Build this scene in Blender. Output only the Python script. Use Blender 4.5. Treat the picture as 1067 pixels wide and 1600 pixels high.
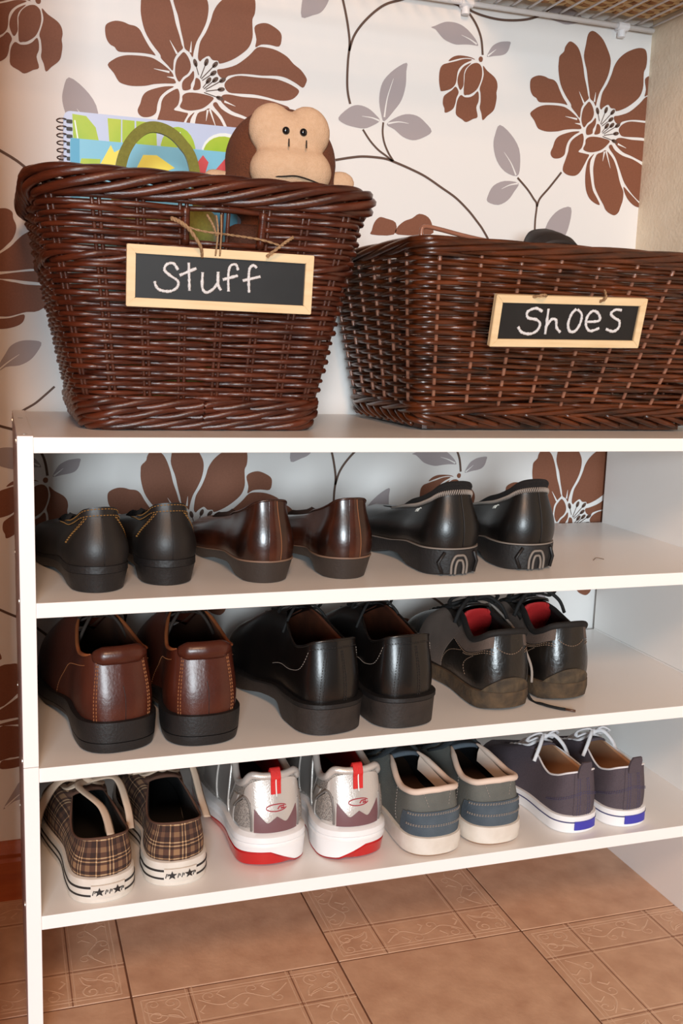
import bpy, bmesh, math, random, json
import numpy as np
from mathutils import Vector, Matrix
for o in list(bpy.data.objects): bpy.data.objects.remove(o)
scene = bpy.context.scene
col = scene.collection
PI = math.pi
RNG = random.Random(7)

# ------------------------------------------------------------------ camera
CAM = (-0.01661, -1.05705, 0.79879); YAW, PIT, ROL, FPX = -0.32762, -0.16592, 0.03339, 1589.63
fw = Vector((-math.sin(YAW)*math.cos(PIT), math.cos(YAW)*math.cos(PIT), math.sin(PIT)))
rt = Vector((math.cos(YAW), math.sin(YAW), 0)); up = rt.cross(fw)
r2 = rt*math.cos(ROL)+up*math.sin(ROL); u2 = up*math.cos(ROL)-rt*math.sin(ROL)
cd = bpy.data.cameras.new('camera'); cam = bpy.data.objects.new('camera', cd); col.objects.link(cam)
cam.matrix_world = Matrix(((r2.x, u2.x, -fw.x, CAM[0]), (r2.y, u2.y, -fw.y, CAM[1]), (r2.z, u2.z, -fw.z, CAM[2]), (0, 0, 0, 1)))
cd.sensor_fit = 'VERTICAL'; cd.sensor_height = 36.0; cd.sensor_width = 24.0; cd.lens = FPX*36.0/1600.0; cd.clip_start = 0.02
scene.camera = cam
# ------------------------------------------------------------------ light
w = bpy.data.worlds.new('room_light'); scene.world = w; w.use_nodes = True
w.node_tree.nodes['Background'].inputs[0].default_value = (1.0, 0.80, 0.64, 1)
w.node_tree.nodes['Background'].inputs[1].default_value = 0.08
WIN_E, WIN_C = 158, (0.83, 0.935, 1.0)
LAMP_E, LAMP_C = 23, (1.0, 0.59, 0.35)
def area(name, loc, target, sx, sy, energy, color):
    l = bpy.data.lights.new(name, 'AREA'); l.shape = 'RECTANGLE'; l.size = sx; l.size_y = sy; l.energy = energy; l.color = color
    o = bpy.data.objects.new(name, l); col.objects.link(o); o.location = loc
    o.rotation_euler = (Vector(target)-Vector(loc)).to_track_quat('-Z', 'Y').to_euler(); return o
area('window_daylight', (-0.80, -4.0, 1.0), (0.45, 0.2, 0.6), 0.9, 1.1, WIN_E, WIN_C)
area('ceiling_lamp', (-0.06, -1.9, 1.95), (0.15, 0.1, 0.6), 0.4, 0.4, LAMP_E, LAMP_C)
vs = scene.view_settings; vs.view_transform = 'Standard'; vs.look = 'None'; vs.gamma = 1.0; vs.use_curve_mapping = False; vs.exposure = 0.0

# ------------------------------------------------------------------ helpers
def srgb(r, g, b):
    f = lambda c: (c/255/12.92) if c/255 <= 0.04045 else ((c/255+0.055)/1.055)**2.4
    return (f(r), f(g), f(b))
MATS = {}
def mat(name, base, rough=0.5, var=None, bump=None, metal=0.0, coat=0.0, sheen=0.0, spec=0.5, coord='Object'):
    """var=(scale, second colour, contrast); bump=(scale, strength, detail)"""
    if name in MATS: return MATS[name]
    m = bpy.data.materials.new(name); m.use_nodes = True; nt = m.node_tree; b = nt.nodes['Principled BSDF']
    b.inputs['Base Color'].default_value = (*base, 1); b.inputs['Roughness'].default_value = rough
    b.inputs['Metallic'].default_value = metal; b.inputs['Coat Weight'].default_value = coat; b.inputs['Coat Roughness'].default_value = 0.18
    b.inputs['Sheen Weight'].default_value = sheen; b.inputs['Specular IOR Level'].default_value = spec
    tc = nt.nodes.new('ShaderNodeTexCoord')
    if var:
        n = nt.nodes.new('ShaderNodeTexNoise'); n.inputs['Scale'].default_value = var[0]; n.inputs['Detail'].default_value = 5
        nt.links.new(tc.outputs[coord], n.inputs['Vector'])
        r = nt.nodes.new('ShaderNodeValToRGB'); c = var[2] if len(var) > 2 else 0.15
        r.color_ramp.elements[0].position = 0.5-c; r.color_ramp.elements[0].color = (*base, 1)
        r.color_ramp.elements[1].position = 0.5+c; r.color_ramp.elements[1].color = (*var[1], 1)
        nt.links.new(n.outputs['Fac'], r.inputs['Fac']); nt.links.new(r.outputs['Color'], b.inputs['Base Color'])
    if bump:
        n2 = nt.nodes.new('ShaderNodeTexNoise'); n2.inputs['Scale'].default_value = bump[0]; n2.inputs['Detail'].default_value = bump[2] if len(bump) > 2 else 3
        nt.links.new(tc.outputs[coord], n2.inputs['Vector'])
        bp = nt.nodes.new('ShaderNodeBump'); bp.inputs['Strength'].default_value = bump[1]; bp.inputs['Distance'].default_value = 0.002
        nt.links.new(n2.outputs['Fac'], bp.inputs['Height']); nt.links.new(bp.outputs['Normal'], b.inputs['Normal'])
    MATS[name] = m; return m
def mesh_obj(name, verts, faces, m, parent=None, smooth=False, uv=None, mats=None, fm=None, label=None):
    me = bpy.data.meshes.new(name); me.from_pydata([tuple(map(float, v)) for v in verts], [], faces)
    for mm in (mats or [m]): me.materials.append(mm)
    if fm is not None:
        for p, i in zip(me.polygons, fm): p.material_index = i
    if smooth:
        for p in me.polygons: p.use_smooth = True
    if uv is not None:
        l = me.uv_layers.new(name='UVMap')
        for lp in me.loops: l.data[lp.index].uv = uv[lp.vertex_index]
    me.update()
    o = bpy.data.objects.new(name, me); col.objects.link(o)
    if parent: o.parent = parent
    if label: o['label'] = label
    return o
def fix_normals(o):
    bm = bmesh.new(); bm.from_mesh(o.data); bmesh.ops.recalc_face_normals(bm, faces=bm.faces); bm.to_mesh(o.data); bm.free(); return o
def thing(name, label, cat, loc=(0, 0, 0), rotz=0, group=None):
    o = bpy.data.objects.new(name, None); col.objects.link(o); o.location = loc; o.rotation_euler = (0, 0, rotz)
    o.empty_display_size = 0.02; tag(o, label, cat, group); return o
def tag(o, label, cat=None, group=None):
    o['label'] = label
    if cat: o['category'] = cat
    if group: o['group'] = group
    return o
def struct(o, label=None, cat=None):
    o['kind'] = 'structure'
    if label: o['label'] = label
    if cat: o['category'] = cat
    return o
class MB:
    def __init__(s): s.v = []; s.f = []
    def add(s, v, f):
        k = len(s.v); s.v += [tuple(map(float, p)) for p in v]; s.f += [tuple(i+k for i in q) for q in f]; return s
    def box(s, x0, x1, y0, y1, z0, z1, M=None):
        v = [(x0,y0,z0),(x1,y0,z0),(x1,y1,z0),(x0,y1,z0),(x0,y0,z1),(x1,y0,z1),(x1,y1,z1),(x0,y1,z1)]
        if M: v = [M @ Vector(p) for p in v]
        return s.add(v, [(3,2,1,0),(4,5,6,7),(0,1,5,4),(1,2,6,5),(2,3,7,6),(3,0,4,7)])
    def tube(s, path, r, n=8, closed=False, flat=1.0, upv=None, cap=True):
        v, f = tube_geo(path, r, n, closed, flat, upv, cap); return s.add(v, f)
    def ball(s, c, r, nu=12, nv=8):
        rx, ry, rz = (r, r, r) if isinstance(r, (int, float)) else r
        v = [(c[0], c[1], c[2]-rz)]
        for j in range(1, nv):
            t = PI*j/nv
            for i in range(nu):
                a = 2*PI*i/nu; v.append((c[0]+rx*math.sin(t)*math.cos(a), c[1]+ry*math.sin(t)*math.sin(a), c[2]-rz*math.cos(t)))
        v.append((c[0], c[1], c[2]+rz)); f = []
        for i in range(nu): f.append((0, 1+(i+1) % nu, 1+i))
        for j in range(nv-2):
            for i in range(nu):
                a = 1+j*nu+i; b = 1+j*nu+(i+1) % nu; f.append((a, b, b+nu, a+nu))
        k = 1+(nv-2)*nu
        for i in range(nu): f.append((k+i, k+(i+1) % nu, len(v)-1))
        return s.add(v, f)
    def build(s, name, m, parent=None, smooth=False, bevel=0, label=None, seg=2):
        o = mesh_obj(name, s.v, s.f, m, parent, smooth, label=label)
        if bevel:
            bm = bmesh.new(); bm.from_mesh(o.data)
            bmesh.ops.bevel(bm, geom=[e for e in bm.edges if e.calc_face_angle(0) > 0.5], offset=bevel, segments=seg, affect='EDGES', profile=0.5)
            bm.to_mesh(o.data); bm.free()
        return o
def tube_geo(path, r, n=8, closed=False, flat=1.0, upv=None, cap=True):
    P = np.array([tuple(p) for p in path], float); N = len(P)
    R = np.full(N, r, float) if np.isscalar(r) else np.array(r, float)
    if closed: T = np.roll(P, -1, 0)-np.roll(P, 1, 0)
    else: T = np.gradient(P, axis=0)
    T /= np.linalg.norm(T, axis=1)[:, None]+1e-12
    if upv is None:
        a = np.array([0, 0, 1.0]) if abs(T[0][2]) < 0.9 else np.array([1.0, 0, 0]); U = []
        u = a-T[0]*(a@T[0]); u /= np.linalg.norm(u)
        for i in range(N):
            u = u-T[i]*(u@T[i]); u /= np.linalg.norm(u)+1e-12; U.append(u.copy())
        U = np.array(U)
    else:
        U = np.tile(np.array(upv, float), (N, 1)) if np.ndim(upv) == 1 else np.array(upv, float)
        U = U-T*np.sum(U*T, axis=1)[:, None]; U /= np.linalg.norm(U, axis=1)[:, None]+1e-12
    W = np.cross(T, U); v = []
    for i in range(N):
        for k in range(n):
            an = 2*PI*k/n; v.append(P[i]+R[i]*(W[i]*math.cos(an)+U[i]*math.sin(an)*flat))
    f = []
    for i in range(N if closed else N-1):
        j = (i+1) % N
        for k in range(n):
            kk = (k+1) % n; f.append((i*n+k, i*n+kk, j*n+kk, j*n+k))
    if cap and not closed: f.append(tuple(range(n-1, -1, -1))); f.append(tuple((N-1)*n+k for k in range(n)))
    return v, f
def catmull(pts, per=8, closed=False):
    P = [np.array(p, float) for p in pts]; n = len(P); out = []
    for i in range(n if closed else n-1):
        g = (lambda k: P[k % n]) if closed else (lambda k: P[min(max(k, 0), n-1)])
        a, b, c, d = g(i-1), g(i), g(i+1), g(i+2)
        for k in range(per):
            t = k/per; out.append(0.5*((2*b)+(c-a)*t+(2*a-5*b+4*c-d)*t*t+(3*b-a-3*c+d)*t**3))
    if not closed: out.append(P[-1])
    return np.array(out)
def box_obj(name, x0, x1, y0, y1, z0, z1, m, parent=None, bevel=0.0006, label=None):
    return MB().box(x0, x1, y0, y1, z0, z1).build(name, m, parent, bevel=bevel, label=label)

# ------------------------------------------------------------------ the room
T = 0.0156; D = 0.348; WI = 0.9073; ZT, Z2, Z3, Z4 = 0.6945, 0.5238, 0.3445, 0.1750; TH = 0.016
WY = 0.360; XW = 0.938
m_paper = mat('wallpaper_cream', srgb(232, 229, 226), 0.6, bump=(900, 0.03))
m_right = mat('beige_wall_paint', srgb(240, 223, 198), 0.75, var=(30, srgb(234, 216, 190)), bump=(160, 0.5))
m_bounce = mat('blocker_bounce_orange', srgb(206, 112, 56), 0.6, bump=(160, 0.3))  # strong orange so the added left blocker bounces warm light
m_white = mat('white_melamine', srgb(244, 241, 238), 0.32, bump=(300, 0.02))
m_ceil = mat('ceiling_paint', srgb(225, 215, 200), 0.8)
wall_back = struct(box_obj('wall_back', -0.15, XW, WY, WY+0.1, 0, 1.62, m_paper, bevel=0), 'cream wallpaper wall with brown flowers behind the shoe rack', 'wall')
struct(box_obj('wall_right', XW, XW+0.1, -0.75, WY+0.1, 0, 1.62, m_right, bevel=0), 'plain beige textured wall at the right of the closet', 'wall')
struct(box_obj('light_blocker_left', -0.15, -0.05, -0.15, WY, 0, 1.62, m_bounce, bevel=0), 'unseen orange wall added at the left to shade and warm the light', 'wall')  # added out of view: cuts the window light on the left side
FLOOR_Z = 0.0
m_grout = mat('vinyl_joint', srgb(112, 76, 56), 0.6)
floor = struct(box_obj('floor', -0.75, XW+0.1, -1.35, WY+0.1, -0.03, -0.0012, m_grout, bevel=0), 'tan vinyl floor of plain and scroll-bordered tiles', 'floor')
m_tile = mat('vinyl_tile', srgb(222, 184, 154), 0.42, var=(26, srgb(196, 154, 126), 0.22), bump=(140, 0.12), coord='Object')
m_tile_line = mat('vinyl_relief', srgb(230, 196, 168), 0.42, var=(60, srgb(214, 178, 150), 0.2))
m_tile_groove = mat('vinyl_groove', srgb(146, 104, 80), 0.5)
def spiral(cx, cy, r, a0, turns, sgn=1, tail=None):
    p = []
    for i in range(26):
        t = i/25; a = a0+sgn*turns*2*PI*t; rr = r*(1-0.82*t); p.append((cx+rr*math.cos(a), cy+rr*math.sin(a), 0.0001))
    if tail: p = [tuple(x) for x in catmull([(*q, 0.0001) for q in tail]+[p[0]], 5)][:-1]+p
    return p
PT = 0.2672; tile_w = PT-0.0022; BAND = 0.068
def tile_mesh(seed):
    h = tile_w/2
    return MB().box(-h, h, -h, h, -0.008, 0.0)
def relief_geo():
    h = tile_w/2; mb = MB(); gb = MB()
    def fl(p, wd, mbx=mb): mbx.tube(p, wd, 4, flat=0.22, upv=(0, 0, 1))
    def sq(d, wd, mbx=mb):
        e = h-d
        for s in (-1, 1):
            fl([(-e, s*e, 0), (e, s*e, 0)], wd, mbx); fl([(s*e, -e, 0), (s*e, e, 0)], wd, mbx)
    sq(0.009, 0.0011); sq(0.0145, 0.0008)
    i = h-BAND
    for s in (-1, 1):
        for dd, wd, t in ((0, 0.0009, gb), (0.004, 0.0009, mb), (-0.004, 0.0007, mb)):
            k = i-dd
            fl([(-h, s*k, 0), (h, s*k, 0)], wd, t); fl([(s*k, -h, 0), (s*k, h, 0)], wd, t)
    c = h-BAND/2
    for sx in (-1, 1):
        for sy in (-1, 1):
            M = lambda pts: [(sx*(c+x), sy*(c+y), z) for x, y, z in pts]
            fl(M(spiral(0.010, -0.010, 0.013, PI, 1.3, 1, [(-0.02, -0.022), (-0.014, -0.014)])), 0.0012)
            fl(M(spiral(-0.010, 0.011, 0.012, -PI/2, 1.3, -1, [(-0.022, -0.02), (-0.018, -0.006)])), 0.0012)
            fl(M(spiral(0.012, 0.013, 0.009, 0, 1.2, 1, [(-0.02, -0.02), (0.02, 0.0)])), 0.0010)
    for q in range(4):
        a = q*PI/2; ca, sa = math.cos(a), math.sin(a)
        M = lambda pts: [(ca*x-sa*(y-c), sa*x+ca*(y-c), z) for x, y, z in pts]
        fl(M([tuple(p) for p in catmull([(-0.056, -0.012, 0), (-0.03, 0.008, 0), (0.0, -0.006, 0), (0.03, 0.008, 0), (0.056, -0.008, 0)], 8)]), 0.0012)
        for x0, s in ((-0.04, 1), (-0.012, -1), (0.016, 1), (0.042, -1)):
            fl(M(spiral(x0, 0.012*s, 0.010, -s*PI/2, 1.1, s)), 0.0010)
            fl(M([(x0+0.008, -0.004*s, 0), (x0+0.016, -0.014*s, 0), (x0+0.012, -0.019*s, 0)]), 0.0014)
    return mb, gb
plain_me = None; pat_me = None; rel_me = None; gro_me = None
for ix in range(-2, 4):
    for iy in range(-5, 2):
        cx = 0.122+PT*(ix-0.5); cy = 0.087+PT*(iy-0.5)
        pat = (ix+iy) % 2 == 1
        if plain_me is None:
            o = tile_mesh(0).build('tile', m_tile, floor, bevel=0.0012); plain_me = o.data
        else:
            o = bpy.data.objects.new('tile', plain_me); col.objects.link(o); o.parent = floor
        o.location = (cx, cy, 0)
        if pat and iy > -3:
            if rel_me is None:
                a, b = relief_geo(); r = a.build('relief_border', m_tile_line, o); g = b.build('inset_line', m_tile_groove, o); rel_me = r.data; gro_me = g.data
            else:
                r = bpy.data.objects.new('relief_border', rel_me); g = bpy.data.objects.new('inset_line', gro_me)
                for k in (r, g): col.objects.link(k); k.parent = o
m_wood = mat('orange_pine', srgb(176, 92, 46), 0.4, var=(9, srgb(150, 70, 32), 0.2), bump=(60, 0.1))
def wood_grain(m, sc=(3, 60, 60)):
    nt = m.node_tree
    for n in list(nt.nodes):
        if n.type == 'TEX_NOISE':
            mp = nt.nodes.new('ShaderNodeMapping'); mp.inputs['Scale'].default_value = sc
            l = n.inputs['Vector'].links[0].from_socket; nt.links.new(l, mp.inputs['Vector']); nt.links.new(mp.outputs['Vector'], n.inputs['Vector'])
wood_grain(m_wood, (1, 8, 8))
bb = MB().add([(-0.05, WY, 0), (-0.05, WY-0.010, 0), (-0.05, WY-0.010, 0.058), (-0.05, WY-0.0085, 0.064), (-0.05, WY-0.0095, 0.070), (-0.05, WY-0.004, 0.087), (-0.05, WY, 0.087),
              (XW, WY, 0), (XW, WY-0.010, 0), (XW, WY-0.010, 0.058), (XW, WY-0.0085, 0.064), (XW, WY-0.0095, 0.070), (XW, WY-0.004, 0.087), (XW, WY, 0.087)],
             [(i, i+1, i+8, i+7) for i in range(6)]+[(6, 0, 7, 13), (6, 5, 4, 3, 2, 1, 0), (7, 8, 9, 10, 11, 12, 13)]).build('baseboard_back', m_wood)
struct(fix_normals(bb), 'orange wooden baseboard along the wallpapered wall', 'baseboard')

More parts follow.
